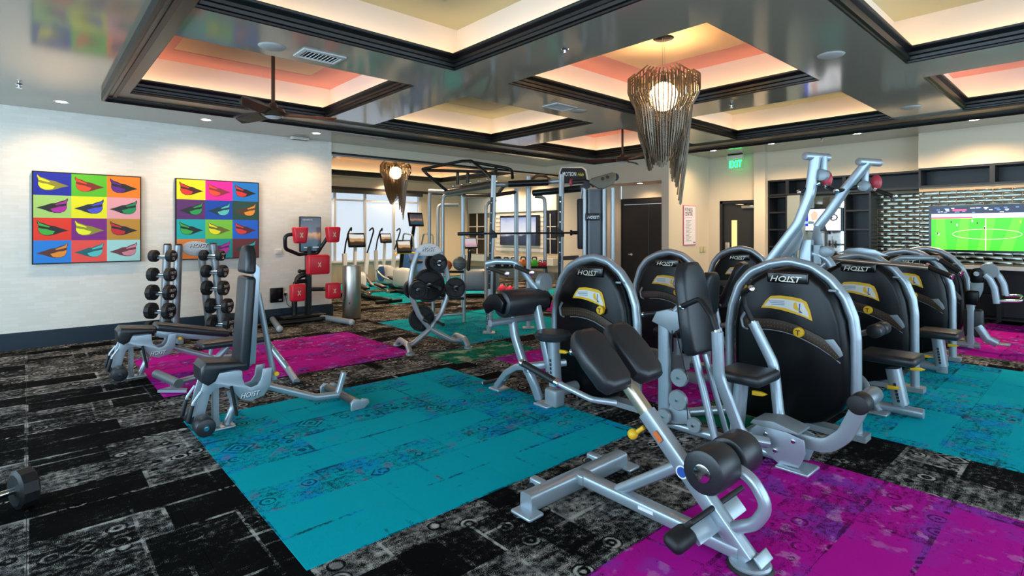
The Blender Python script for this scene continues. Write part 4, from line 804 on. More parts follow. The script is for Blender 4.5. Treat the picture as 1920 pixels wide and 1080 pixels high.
# ---------------------------------------------------------------- back extension bench
t = thing('back_extension_bench', 'silver back extension bench with two black hip pads and ankle rollers', 'bench', (2.4, 1.6, 0)); X = 2.4
M().tube([V(X-.42, 2.09, .055), V(X+.42, 2.09, .055)], .05, 0, 16, sec=(.045, .05), up=(0, 0, 1)).out('rear_crossbar', SILVER, t)
for s in (-1, 1):
    M().rbox(V(X+s*.43, 2.07, .012), (.11, .15, .022), .012).out('foot_plate', SILVER, t); M().rbox(V(X+s*.25, 2.17, .07), (.05, .1, .07), .012).out('wheel_bracket', SILVER, t); M().cyl(V(X+s*.25-.035, 2.19, .045), V(X+s*.25+.035, 2.19, .045), .035, 16).out('wheel', RUBBER, t)
M().tube([V(X, 2.09, .075), V(X, 1.12, .055)], .045, 0, 16, sec=(.04, .034), up=(0, 0, 1)).out('base_beam', SILVER, t); M().rbox(V(X, 2.06, .075), (.1, .09, .06), .01).out('beam_bracket', SILVER, t)
M().box(V(X-.041, 1.6, .07), (.002, .09, .018)).out('serial_sticker', WHITE, t)
bt, tp = V(X, 1.085, .034), V(X, 1.62, .56); up = (tp-bt).normalized()
M().tube([bt, tp], .045, 0, 16, sec=(.042, .036), up=(1, 0, 0)).out('incline_post', SILVER, t); M().tube([tp-up*.1, tp+up*.26], .03, 0, 12, sec=(.034, .028), up=(1, 0, 0)).out('slide_tube', mat('slide_chrome', 'c9b9a4', .3, .8), t)
M().tube([V(X, 1.80, .09), bt+up*.46], .03, 0, 12).out('brace', SILVER, t)
M().cyl(V(X-.01, 1.63, .48), V(X-.02, 1.67, .445), .012, 10).sph(V(X-.03, 1.685, .435), .028, 12).out('pull_knob', YELLOW, t)
M().box(bt+up*.62+V(-.043, 0, 0), (.002, .03, .055), RX(-.79)).out('warning_sticker', mat('sticker_orange', 'd0682a', .5), t); M().cyl(bt+up*.43+V(-.043, 0, 0), bt+up*.43+V(-.045, 0, 0), .032, 20).out('emblem_ring', WHITE, t); M().cyl(bt+up*.43+V(-.045, 0, 0), bt+up*.43+V(-.0465, 0, 0), .025, 20).out('emblem', BLUE, t)
# hip pads, slightly apart, lying along the post
pn = V(1, 0, 0).cross(up); c0 = tp+up*.31
for s in (-1, 1):
    o = [(-.07, -.16), (-.10, -.12), (-.11, .0), (-.10, .11), (-.06, .16), (.05, .16), (.085, .11), (.09, 0), (.085, -.12), (.05, -.16)]
    M().plate([c0+V(s*.135, 0, 0)+V(-s, 0, 0)*p*1.22+up*(q*1.15+.01) for p, q in o], V(0, .0, .0)+pn.normalized()*(-.10 if pn.z < 0 else .10), .035).out('hip_pad', VINYL, t)
    hb = V(X+s*.20, 1.84, .66) ; he = V(X+s*.20, 2.28, .72)
    M().tube([V(X+s*.1, 1.74, .60), V(X+s*.2, 1.82, .62), V(X+s*.22, 2.05, .665)], .016, .06, 10).out('handle_tube', SILVER, t); grip(t, [V(X+s*.22, 2.32, .72), V(X+s*.22, 2.05, .665)], .02)
M().box(tp+up*.2, (.2, .04, .03), RX(.77)).out('pad_bracket', GREYP, t)
# ankle rollers and foot platform
ar = V(X, 1.20, .44)
for s in (-1, 1):
    r_ = M().cyl(ar+V(s*.02, 0, 0), ar+V(s*.20, 0, 0), .1, 28, ch=.02).out('ankle_roller', VINYL, t); M().cyl(ar+V(s*.20, 0, 0), ar+V(s*.207, 0, 0), .04, 18, ch=.003).out('end_cap', CHROME, r_)
M().tube([ar, V(X, 1.07, .40), V(X, 1.0, .30), V(X, 1.06, .20), V(X, 1.17, .14)], .028, .12, 14).out('roller_arm', SILVER, t)
fp = bt+up*.17; M().tube([fp+V(-.2, .04, .0), fp+V(.24, .04, 0)], .03, 0, 10, sec=(.012, .05), up=tuple(up)).out('foot_platform', SILVER, t); M().rbox(fp+V(.02, .06, .035), (.5, .025, .1), .008, RX(.75)).out('grip_tread', RUBBER, t); M().rbox(fp+V(-.27, .06, .0), (.16, .1, .07), .033, RX(.4)).out('foot_grip', RUBBER, t)
M().lathe([(0, 0), (.098, 0), (.1, .008), (.092, .018), (0, .018)], V(X, 1.08, 0), n=28).out('front_foot', RUBBER, t); M().lathe([(0, .018), (.088, .018), (.09, .026), (.082, .034), (0, .036)], V(X, 1.08, 0), n=28).out('front_plate', SILVER, t); M().rbox(V(X+.02, 1.03, .055), (.12, .012, .05), .004, RX(-.75)).out('front_flange', SILVER, t)
# ================================================================ training rig and the far end
def PD(u, v, t_): q = ray(u, v)*t_; return V(q.x, q.y, q.z+EYE)
def PF(u, v): return PZ(u, v, .0)
RT, FW = _rt, _fw
RIGS = mat('rig_silver', '9ba0a2', .34, .55)
rg = thing('training_rig', 'large silver and black training rig with barbell uprights and pull-up frame', 'training rig', PD(960, 434, 8.6)*1 - V(0, 0, EYE))
def upright(u, vt, t_, dark=True, ub=None):
    a = PD(u, vt, t_); f = PD(ub or u, 500, t_); f.z = .01
    M().tube([f, a], .045, 0, 14, sec=(.04, .04), up=tuple(FW)).out('upright', RIGS, rg)
    M().rbox(f+V(0, 0, .005), (.18, .18, .016), .006, RZ(YAW)).out('floor_plate', GREYP, rg)
    if dark:
        x0, x1 = f+(a-f)*.28, f+(a-f)*.86; st = M().tube([x0-FW*.035-RT*.02, x1-FW*.035-RT*.02], .02, 0, 8, sec=(.022, .012), up=tuple(FW)).out('hole_strip', DARKM, rg)
        for k in range(9): c = x0+(x1-x0)*(.06+.11*k)-FW*.048-RT*.02; M().cyl(c, c-FW*.004, .009, 8).out('hole_rim', CHROME, st)
    return f, a
f4, a4 = upright(926, 329, 7.95, True, 917); f7, a7 = upright(1053, 327, 8.0, True, 1050); upright(868, 363, 10.7, False); upright(968, 353, 9.9, False); upright(991, 331, 8.35, False)
for pts, t_ in (([(852, 357), (806, 358), (805, 376)], 11.2), ([(868, 362), (831, 366), (830, 384)], 10.6), ([(860, 384), (822, 384), (821, 400)], 11.6), ([(1003, 368), (1021, 370), (1022, 386)], 11.2), ([(930, 374), (912, 382), (911, 396)], 11.6)):
    q = [PD(u, v, t_) for u, v in pts]; e = q[-1].copy(); e.z = .01; M().tube(q+[e], .036, .13, 12).out('bent_upright', RIGS, rg)
BT = lambda pts, r=.03, m=DARKM, nm='top_bar', bend=.08: M().tube([PD(*p) for p in pts], r, bend, 12).out(nm, m, rg)
BT([(838, 360, 9.9), (905, 349, 8.4), (926, 345, 7.98)], .06, DARKM, 'roof_beam', 0); BT([(806, 358, 11.2), (845, 360, 10.6)], .045, RIGS)
for k in range(5):
    for s in (0, 1): c = PD(850+16*k, 357-3.2*k-s*8, 9.7-.35*k-.1); M().sph(c, .022, 8).out('beam_bolt', CHROME, rg)
BT([(868, 366, 10.7), (925, 366, 9.6), (968, 360, 9.9)], .035); BT([(926, 346, 8.0), (962, 346, 8.1), (1000, 344, 8.1), (1053, 339, 8.0)], .035, RIGS); BT([(953, 345, 8.0), (1028, 342, 8.0)], .048)
BT([(991, 343, 8.3), (1005, 330, 8.6), (1022, 329, 9), (1034, 340, 8.6), (1053, 340, 8.05)], .025, mat('rig_bronze', '80735c', .3, .6)); BT([(1000, 362, 8.4), (1053, 357, 8.2), (1092, 353, 7.8)], .05, DARKM, 'roof_beam', 0); BT([(936, 360, 9), (945, 348, 8.6), (962, 344, 8.6)], .03)
# pull-up frame like an upturned boat
for p in ([(792, 317, 9.6), (866, 302, 9.2), (884, 302, 9.0), (906, 318, 8.6), (921, 332, 8.1)], [(792, 317, 9.6), (800, 326, 9.6), (838, 358, 9.8)], [(880, 303, 9.0), (945, 314, 9.0), (960, 318, 9.0), (961, 334, 8.9)], [(794, 319, 9.6), (905, 322, 8.9)], [(858, 321, 9.3), (858, 346, 9.3)], [(877, 321, 9.2), (877, 343, 9.2)], [(930, 312, 9.0), (929, 332, 8.2)]): BT(p, .026, DARKM, 'pull_up_bar', .1)
for u, v, t_ in ((926, 436, 7.9), (1052, 434, 7.95)): M().plate([PD(u-6, v-8, t_-.06), PD(u-6, v+10, t_-.06), PD(u+6, v+10, t_-.06), PD(u+6, v+2, t_-.06)], FW*.05, .003).out('bar_hook', RUBBER, rg)
M().tube([PD(1058, 484, 7.8), PD(1083, 483, 7.2)], .03, 0, 8, sec=(.02, .03)).out('safety_arm', RUBBER, rg)
text('upright_print', 'HOIST', PD(917, 612, 7.9)+V(0, 0, .02), (0, 0, 1), -RT, .07, INK, rg, shear=.2, width=.26)
# sign on the rig
sg = M().plate([PD(u, v, 8.05) for u, v in ((1046, 346), (1048, 322), (1052, 312), (1092, 312), (1100, 318), (1105, 346))], FW*.04, .008).out('sign_panel', mat('sign_silver', 'c3bfb4', .35, .4), rg)
M().plate([PD(u, v, 8.04) for u, v in ((1050, 344), (1051, 322), (1054, 315), (1091, 315), (1097, 320), (1101, 344))], FW*.01).out('sign_face', SHELL, sg, smooth=False)
text('sign_print', 'MOTION', PD(1055, 330, 8.02), RT, (0, 0, 1), .085, WHITE, sg, width=.2); text('sign_script', 'Hub', PD(1083, 330, 8.02), RT, (0, 0, 1), .07, mat('script_yellow', 'd8c82a', .5), sg, shear=.3, width=.09)
# barbell
bb = thing('barbell', 'long black barbell resting across the rig uprights', 'barbell', PD(990, 437, 7.85)); l, r_ = PD(858, 438.5, 7.85), PD(1118, 436, 7.85); dd = (r_-l).normalized()
M().cyl(l+dd*.3, r_-dd*.3, .014, 12).out('bar', DARKM, bb)
for a, c in ((l, l+dd*.38), (r_, r_-dd*.38)): s_ = M().cyl(a, c, .026, 16, ch=.004).out('sleeve', DARKM, bb); M().cyl(c, c+(a-c).normalized()*.03, .04, 16).out('collar', RUBBER, s_)
# cable tower
ct = thing('cable_tower', 'dark cable tower with silver guide tubes and twin pulleys', 'cable machine', PD(1122, 434, 7.6)-V(0, 0, EYE)); T0 = 7.6
def vtube(u, vt, t_, r, m, nm, th): a = PD(u, vt, t_); f = V(a.x, a.y, .01); return M().tube([f, a], r, 0, 14).out(nm, m, th)
c = PD(1117, 356, T0); M().tube([V(c.x, c.y, .02), c], .14, 0, 20, sec=(.15, .1), up=tuple(FW)).out('tower_shroud', mat('tower_grey', '4a4e52', .35, .4), ct)
for u, t_, r in ((1096, 7.5, .028), (1133, 7.45, .03), (1149, 7.4, .03)): vtube(u, 352, t_, r, RIGS, 'guide_tube', ct)
M().rbox(PD(1120, 520, 7.6)*V(1, 1, 0).to_2d().to_3d().length*0+V(c.x, c.y, .03), (.6, .4, .05), .02, RZ(YAW-math.pi/2)).out('base_plate', GREYP, ct)
np_ = M().plate([PD(u, v, 7.42) for u, v in ((1099, 400), (1099, 413), (1125, 413), (1125, 400))], FW*.02, .004).out('name_plate', GLOSSB, ct); text('name_print', 'HOIST', PD(1101, 410, 7.41), RT, (0, 0, 1), .055, WHITE, np_, shear=.3, width=.165, bold=.02)
br = M().plate([PD(u, v, 7.4) for u, v in ((1104, 342), (1110, 334), (1148, 323), (1155, 325), (1156, 334), (1150, 346), (1132, 354), (1122, 354))], FW*.06, .008).out('pulley_bracket', mat('bracket_bronze', '5a5548', .4, .4), ct)
for u, v in ((1130, 335), (1139, 332)): M().cyl(PD(u, v, 7.395), PD(u, v, 7.39), .024, 16).out('bracket_hole', INK, br)
M().cyl(PD(1153, 332, 7.42), PD(1153, 332, 7.5), .055, 22).out('pulley', RUBBER, ct); M().cyl(PD(1100, 347, 7.45), PD(1100, 347, 7.52), .055, 22).out('pulley', RUBBER, ct)
for u, v in ((1071, 342), (1112, 345)): M().sph(PD(u, v, 7.55), .05, 12, (.6, .6, 1)).out('cable_stop', mat('pad_red', 'b5313f', .4), ct)
M().tube([PD(1071, 342, 7.55), PD(1098, 340, 7.5), PD(1112, 345, 7.5)], .03, .03, 10).out('top_arm', RUBBER, ct)
hb = PD(1089, 373, 7.55); he = PD(1090, 467, 7.55); tag(M().cyl(he, hb, .055, 18, ch=.02).out('punch_roll', RUBBER, org=he), 'slim black foam roll hanging beside the cable tower', 'foam roll')
M().tube([hb, PD(1092, 352, 7.52)], .012, 0, 8).out('hanger', GREYP, ct)
# ---------------------------------------------------------------- balls, kettlebells
br_ = thing('ball_rack', 'silver two-shelf ball rack behind the plate tree', 'storage rack', PD(850, 434, 8.9)-V(0, 0, EYE))
for u in (812, 870): vtube(u, 478, 8.9, .028, RIGS, 'post', br_)
for v in (512, 562): M().plate([PD(812, v, 8.7), PD(870, v, 8.7), PD(870, v, 9.1), PD(812, v, 9.1)], V(0, 0, .04), 0).out('shelf', SHELL, br_)
M().tube([PD(812, 592, 8.9), PD(870, 588, 8.9)], .025, 0, 10).out('crossbar', RIGS, br_)
for u, v, r, m, n in ((838, 494, .085, mat('ball_orange', 'd8622a', .5), 'orange medicine ball on the top shelf of the ball rack'), (862, 497, .115, mat('ball_grey', '5d635f', .5), 'grey medicine ball on the top shelf of the ball rack'), (830, 548, .1, RUBBER, 'black medicine ball on the lower shelf of the ball rack')):
    c = PD(u, v, 8.9); base = PD(u, 512 if v < 520 else 562, 8.9).z+.042; c.z = base+r
    o = thing('medicine_ball', n, 'ball', V(c.x, c.y, base), 'medicine balls'); M().sph(c, r, 20).out('shell', m, o); M().tube([c+V(r*1.004*math.cos(a), r*1.004*math.sin(a), 0) for a in [math.tau*k/20 for k in range(20)]], .004, 0, 6, closed=True).out('seam', INK, o)
def kettle(c, r, m, label):
    o = thing('kettlebell', label, 'kettlebell', c, 'kettlebells by the back wall'); c = Vector(c)
    M().lathe([(0, 0), (r*.7, 0), (r, r*.7), (r*.95, r*1.2), (r*.6, r*1.65), (0, r*1.8)], c, n=16).out('bell', m, o)
    M().tube([c+RT*-r*.55+V(0, 0, r*1.5), c-RT*r*.6+V(0, 0, r*2.3), c+RT*r*.6+V(0, 0, r*2.3), c+RT*r*.55+V(0, 0, r*1.5)], r*.17, r*.5, 8).out('handle', DARKM, o)
kr = thing('kettlebell_shelf', 'black low shelf with kettlebells behind the rig', 'shelf', PD(980, 434, 11.0)-V(0, 0, EYE)); zk = PD(980, 499, 11.0).z
M().plate([PD(925, 499, 10.85), PD(1026, 499, 10.85), PD(1026, 499, 11.25), PD(925, 499, 11.25)], V(0, 0, -.05)).out('shelf_board', SHELL, kr, smooth=False)
for u in (927, 1024): a = PD(u, 499, 11.0); M().tube([V(a.x, a.y, 0), a-V(0, 0, .05)], .03, 0, 8).out('shelf_leg', DARKM, kr)
for u, r, hx, n in ((934, .08, '1c1c1e', 'black kettlebell at the left end of the shelf'), (949, .075, '1c1c1e', 'second black kettlebell from the left on the shelf'), (963, .075, '1c1c1e', 'third black kettlebell from the left on the shelf'), (981, .08, 'e8721e', 'orange kettlebell on the back shelf'), (1002, .078, '4ab82a', 'green kettlebell on the back shelf'), (1013, .05, 'd0202c', 'left of two small red kettlebells on the back shelf'), (1021, .05, 'd0202c', 'right of two small red kettlebells on the back shelf')):
    c = PD(u, 499, 11.0); kettle(V(c.x, c.y, zk+.001), r, mat('kettle_'+hx, hx, .45), n)
for u, n in ((941, 'left pink kettlebell on the teal carpet'), (956, 'right pink kettlebell on the teal carpet')): c = PZ(u, 548, 0); kettle(V(c.x, c.y, .004), .1 if u < 950 else .085, mat('kettle_pink', 'e0285a', .4), n)
# ---------------------------------------------------------------- cardio machines
WHP = mat('machine_white', 'cfd8e0', .35); BLP = mat('machine_blue', '2c62a8', .4)
def console(t, c, w_, h_, sm, tilt=.25):
    R = RX(-tilt); s_ = M().rbox(c, (w_, .05, h_), .03, R).out('console', SHELL, t); n_ = R @ V(0, -1, 0); M().box(Vector(c)+n_*.027, (w_*.82, .004, h_*.74), R).out('display', sm, s_); return s_
def elliptical(x, y, label, zc=1.35, sc=1.0):
    t = thing('elliptical_trainer', label, 'exercise machine', (x, y, 0), 'cardio machines by the windows')
    M().rbox((x, y+.25, .34), (.26, .75, .5), .12).out('drive_housing', WHP, t); M().lathe([(0, -.15), (.2, -.15), (.22, 0), (.2, .15), (0, .15)], (x, y+.2, .36), (1, 0, 0), 24).out('flywheel_cover', BLP, t)
    M().rbox((x, y-.7, .06), (.12, 1.3, .09), .03).out('base_rail', SHELL, t); M().rbox((x, y-1.3, .04), (.6, .1, .07), .02).out('rear_foot', SHELL, t); M().rbox((x, y+.55, .04), (.6, .1, .07), .02).out('front_foot', SHELL, t)
    M().tube([(x, y+.3, .5), (x, y+.25, zc-.1)], .04, 0, 12).out('mast', WHP, t); console(t, (x, y+.2, zc), .34*sc, .27*sc, SC)
    for s in (-1, 1):
        M().tube([(x+s*.22, y-.9, .18), (x+s*.22, y-.1, .3), (x+s*.24, y+.25, .45)], .03, .1, 10).out('pedal_arm', STEEL, t); M().rbox((x+s*.2, y-.55, .3), (.14, .38, .05), .02, RX(.15)).out('pedal', SHELL, t)
        M().tube([(x+s*.25, y+.25, .5), (x+s*.28, y+.22, 1.0)], .04, 0, 10, sec=(.04, .05)).out('side_upright', WHP, t)
        M().tube([(x+s*.28, y+.22, 1.0), (x+s*.30, y+.1, 1.25), (x+s*.30, y-.05, 1.5), (x+s*.26, y-.1, 1.6), (x+s*.22, y+.0, 1.52)], .018, .1, 10).out('handlebar', RUBBER, t)
    return t
elliptical(5.63, 11.4, 'elliptical trainer nearest the steel bin', 1.30, 1.25); elliptical(7.2, 12.9, 'elliptical trainer in front of the window mullion, behind the exercise bike', 1.32)
t = thing('exercise_bike', 'exercise bike with a wide screen between the window and the plate tree', 'exercise machine', (6.75, 11.3, 0), 'cardio machines by the windows')
M().rbox((6.75, 11.45, .38), (.22, .7, .5), .14).out('drive_housing', WHP, t); M().rbox((6.75, 11.1, .05), (.12, 1.3, .08), .03).out('base_rail', SHELL, t); M().tube([(6.75, 11.55, .55), (6.75, 11.45, 1.05)], .045, 0, 12).out('mast', SHELL, t); console(t, (6.75, 11.4, 1.14), .40, .32, SC)
M().tube([(6.45, 11.2, .95), (6.5, 11.4, .98), (7.0, 11.4, .98), (7.05, 11.2, .95)], .02, .08, 10).out('handlebar', YELLOW, t); M().tube([(6.75, 10.95, .35), (6.75, 10.85, .75)], .035, 0, 12).out('seat_post', STEEL, t); M().rbox((6.75, 10.85, .8), (.24, .28, .09), .04).out('saddle', VINYL, t)
for s in (-1, 1): M().rbox((6.75+s*.2, 11.3+s*.12, .3+s*.1), (.1, .12, .03), .01).out('pedal', RUBBER, t); M().rbox((6.75, 11.1+s*.62, .03), (.5, .09, .05), .02).out('foot', SHELL, t)
t = thing('stair_climber', 'tall stair climber with raised console by the window corner', 'exercise machine', (8.45, 13.4, 0), 'cardio machines by the windows')
M().plate([(8.15, y, z) for y, z in ((13.0, 0), (13.0, .35), (13.3, .65), (13.6, .95), (14.0, 1.0), (14.1, 0))], (.6, 0, 0), .04).out('base_housing', BLP, t)
for k in range(3): M().rbox((8.45, 12.98+.24*k, .2+.22*k), (.5, .25, .04), .01).out('step', SHELL, t)
M().tube([(8.45, 13.9, .9), (8.45, 13.65, 1.8)], .05, 0, 12).out('mast', SHELL, t); console(t, (8.45, 13.6, 1.85), .5, .42, SB)
for s in (-1, 1): M().tube([(8.45+s*.32, 13.9, .8), (8.45+s*.34, 13.7, 1.45), (8.45+s*.34, 13.2, 1.4), (8.45+s*.33, 13.15, .9)], .025, .12, 10).out('side_rail', RIGS, t)
t = thing('upright_bike', 'upright bike with a pale pink screen by the dark shelves', 'exercise machine', PD(893, 434, 12.2)-V(0, 0, EYE), 'cardio machines by the windows'); c = Vector(ORG[t.name])
M().rbox(c+V(.1, 0, .4), (.9, .3, .5), .18, RZ(-.6)).out('drive_housing', mat('machine_slate', '6f7f8c', .4), t); M().rbox(c+V(.1, 0, .05), (1.2, .14, .08), .03, RZ(-.6)).out('base_rail', SHELL, t); M().tube([c+V(-.15, .1, .6), c+V(-.1, .1, 1.15)], .04, 0, 12).out('mast', SHELL, t)
console(t, c+V(-.12, .08, 1.24), .40, .26, SP); M().tube([c+V(.3, -.2, .6), c+V(.33, -.22, .85)], .035, 0, 10).out('seat_post', STEEL, t); M().rbox(c+V(.33, -.22, .89), (.28, .24, .08), .03).out('saddle', VINYL, t); M().tube([c+V(-.3, -.1, 1.05), c+V(-.12, .05, 1.08), c+V(.1, .2, 1.05)], .02, .05, 8).out('handlebar', RUBBER, t)
# ---------------------------------------------------------------- far television wall
XT = 11.43; W = lambda u, v, x=XT: PX(u, v, x)
def wallbox(u0, v0, u1, v1, th, m, nm, par, x=XT, **k): a, c = W(u0, v0, x), W(u1, v1, x); return M().bb((x, a.y, a.z), (x-th, c.y, c.z)).out(nm, m, par, smooth=False, **k)
t = thing('feature_wall', 'white panelled feature wall behind the far television', 'wall panel', W(975, 470)*V(1, 1, 0).to_2d().to_3d().length*0+V(XT, W(975, 470).y, 0))
wallbox(880, 374, 1046, 394, .06, mat('panel_pale', 'c9d3d8', .5), 'top_panel', t); wallbox(931, 394, 1020, 476, .03, mat('tile_bright', 'f0f2f2', .25), 'tile_field', t); wallbox(880, 476, 1046, 498, .2, mat('panel_pale', 'c9d3d8', .5), 'ledge', t); wallbox(880, 498, 1046, 524, .15, mat('panel_slate', '55666f', .5), 'lower_panel', t)
for k in range(10): wallbox(931, 400+8*k, 1020, 400.8+8*k, .034, mat('grout_grey', 'aab2b4', .6), 'grout_line', t)
t = thing('back_television', 'far wall television seen through the training rig', 'television', W(977, 433), None); wallbox(941, 405, 1013, 461, .08, GLOSSB, 'bezel', t, XT-.04); a, c = W(944, 459), W(1010, 407); M().bb((XT-.125, a.y, a.z), (XT-.122, c.y, c.z)).out('display', SN, t, smooth=False)
for u0, u1, n in ((882, 912, 'dark glazed shelf left of the far television'), (1024, 1045, 'dark glazed shelf right of the far television')):
    t = thing('glazed_shelf', n, 'shelf', W((u0+u1)/2, 480), 'dark glazed shelves beside the far television'); wallbox(u0, 401 if u0 < 900 else 393, u1, 476, .05, GLOSSB, 'cabinet', t)
    wallbox((u0+u1)/2-.6, 401, (u0+u1)/2+.6, 476, .07, WHITE, 'mullion', t)
    for v in (425, 448): wallbox(u0, v-.7, u1, v+.7, .07, WHITE, 'shelf_board', t)
# ---------------------------------------------------------------- doors, notice, exit sign
t = thing('double_door', 'tall black double door in the recess behind the cable tower', 'door', (10.1, 6.77, 0))
for a, c in ((6.1, 6.76), (6.78, 7.46)): lf = M().bb((10.10, a, .01), (10.15, c, 2.1)).out('door_leaf', CABB, t, smooth=False)
M().bb((10.09, 6.04, 2.11), (10.17, 7.5, 2.235)).bb((10.09, 6.04, 0), (10.17, 6.09, 2.11)).bb((10.09, 7.47, 0), (10.17, 7.5, 2.11)).out('door_frame', CABB, t, smooth=False)
q = PX(1185, 477, 10.1); M().cyl((10.1, q.y, q.z), (10.08, q.y, q.z), .03, 16).out('lock', CHROME, t); M().rbox((10.085, q.y+.05, q.z), (.02, .09, .03), .008).out('lock_lever', CHROME, t)
for z in (1.95, 1.2): M().rbox((10.085, 6.09, z), (.02, .03, .12), .004).out('hinge', STEEL, t)
t = thing('exit_door', 'dark exit door with a narrow window and closer', 'door', (11.1, 5.2, 0)); XD = 11.09
M().bb((11.06, 4.72, 0), (11.2, 4.76, 2.15)).bb((11.06, 5.57, 0), (11.2, 5.63, 2.15)).bb((11.06, 4.72, 2.09), (11.2, 5.63, 2.15)).out('door_frame', CABB, t, smooth=False); M().bb((11.12, 4.76, .01), (11.17, 5.57, 2.09)).out('door_leaf', mat('door_charcoal', '232625', .45), t, smooth=False)
a, c = PX(1372, 463, 11.12), PX(1382, 413, 11.12); M().bb((11.115, a.y, a.z), (11.122, c.y, c.z)).out('vision_panel', mat('lit_glass', 'e8c07a', .3, emit=.7), t, smooth=False)
a = PX(1403, 388, 11.1); M().rbox((11.09, a.y, a.z), (.06, .26, .06), .01).out('door_closer', STEEL, t); M().tube([(11.08, a.y+.08, a.z+.05), (11.06, a.y+.25, a.z+.06)], .01, 0, 8).out('closer_arm', STEEL, t)
a = PX(1385, 469, 11.08); M().rbox((11.07, a.y-.02, a.z), (.06, .55, .06), .012).out('panic_bar', STEEL, t); a = PX(1364, 463, 11.08); M().rbox((11.08, a.y, a.z), (.05, .09, .2), .012).out('latch_box', STEEL, t)
t = thing('fitness_notice', 'tall white fitness center notice with a pink border', 'sign', (10.24, 5.87, 1.2)); a, c = PY(1281, 460, 5.87), PY(1304, 386, 5.87)
M().bb((a.x, 5.872, a.z), (c.x, 5.86, c.z)).out('border', mat('notice_pink', 'd86aa0', .5), t, smooth=False); M().bb((a.x+.015, 5.861, a.z+.015), (c.x-.015, 5.857, c.z-.015)).out('sheet', mat('notice_white', 'eceaf0', .5), t, smooth=False); wn = c.x-a.x
for k, s in enumerate(('FITNESS', 'CENTER')): text('heading', s, (a.x+.045, 5.856, c.z-.125-.09*k), (1, 0, 0), (0, 0, 1), .105, INK, t, width=.30, depth=.001, bold=.03)
M().bb((a.x+.05, 5.856, c.z-.25), (a.x+.33, 5.855, c.z-.242)).out('pink_rule', mat('notice_pink', 'd86aa0', .5), t, smooth=False)
for k in range(16): M().bb((a.x+.08, 5.856, c.z-.31-.028*k), (a.x+.30-.05*((k*7) % 3), 5.855, c.z-.319-.028*k)).out('text_line', mat('notice_grey', '8b8d94', .6), t, smooth=False)
M().bb((c.x-.12, 5.856, a.z+.04), (c.x-.03, 5.855, a.z+.07)).out('logo_block', mat('notice_grey', '8b8d94', .6), t, smooth=False)
GREEN = mat('exit_green', '12e05a', emit=7)
t = thing('exit_sign', 'green lit exit sign hanging from the ceiling', 'exit sign', (10.85, 5.19, 2.98)); M().rbox((10.85, 5.19, 3.03), (.08, .34, .08), .012).out('housing', mat('device_white', 'd9d6cc', .5), t); M().bb((10.83, 5.04, 3.069), (10.87, 5.34, 3.09)).out('ceiling_canopy', GLOSSB, t, smooth=False)
M().bb((10.846, 5.03, 2.79), (10.854, 5.35, 2.99)).out('glass_panel', mat('exit_glass', 'bfe8c8', .1, alpha=.25), t, smooth=False); text('exit_print', 'EXIT', (10.843, 5.31, 2.82), (0, -1, 0), (0, 0, 1), .2, GREEN, t, width=.26)
tag(M().rbox((10.85, 5.865, 1.12), (.09, .02, .13), .006).rbox((10.72, 5.865, 1.12), (.09, .02, .13), .006).out('switch_plate', mat('switch_ivory', 'c9c39c', .5), org=(10.8, 5.87, 1.12)), 'ivory double light switch plate on the notice wall', 'light switch')
# ---------------------------------------------------------------- shelving and television wall on the right
def shelf_unit(x0, x1, ya, yb, za, zb, boards, label):
    t = thing('shelving_unit', label, 'shelving', ((x0+x1)/2, (ya+yb)/2, za), 'black shelving on the right wall')
    M().bb((x1-.02, ya, za), (x1, yb, zb)).out('back_panel', CABB, t, smooth=False)
    for y in (ya, yb-.03): M().bb((x0, y, za), (x1-.02, y+.03, zb)).out('side_panel', CABB, t, smooth=False)
    for z in boards: M().bb((x0+.005, ya+.03, z), (x1-.02, yb-.03, z+.03)).out('shelf_board', CABB, t, smooth=False)
    return t
BR = [.06, .45, .82, 1.18, 1.52, 1.86, 2.17]
shelf_unit(11.06, 11.48, 4.25, 4.62, .0, 2.2, BR, 'tall black shelf column next to the exit door'); shelf_unit(11.06, 11.48, 2.84, 3.26, .0, 2.2, BR, 'tall black shelf column left of the mirror tiles')
for k, (a, c) in enumerate(((4.25, 4.62), (3.26, 4.25), (2.1, 3.26))): shelf_unit(11.06, 11.48, a, c, 2.21, 2.52, [2.21, 2.49], ('open black top cubby above the tall shelf column by the exit', 'open black top cubby above the small mirrored niche', 'open black top cubby above the mirror tiles')[k])
for a, c, n in ((1.2, 2.1, 'open black top cubby above the left half of the television'), (.2, 1.2, 'open black top cubby above the right half of the television'), (-1, .2, 'open black top cubby beyond the television')): shelf_unit(10.76, 11.2, a, c, 2.21, 2.52, [2.21, 2.49], n)
for a, c, n in ((1.25, 2.1, 'low black open shelf under the television counter, left bay'), (.4, 1.25, 'low black open shelf under the television counter, middle bay'), (-1, .4, 'low black open shelf under the television counter, right bay')): shelf_unit(11.95, 12.28, a, c, 0, .93, [.03, .42, .88], n)
ctp = M().bb((10.62, -1, .93), (12.28, 2.1, .985)).out('counter_top', mat('counter_pale', 'aeb6b4', .3), org=(11.4, .5, .93), smooth=False); tag(ctp, 'pale stone counter top under the television', 'counter top')
MIRROR = mat('mirror_tile', '77786f', .14, 1); GROUT = mat('grout_bronze', 'a8977a', .5, .2)
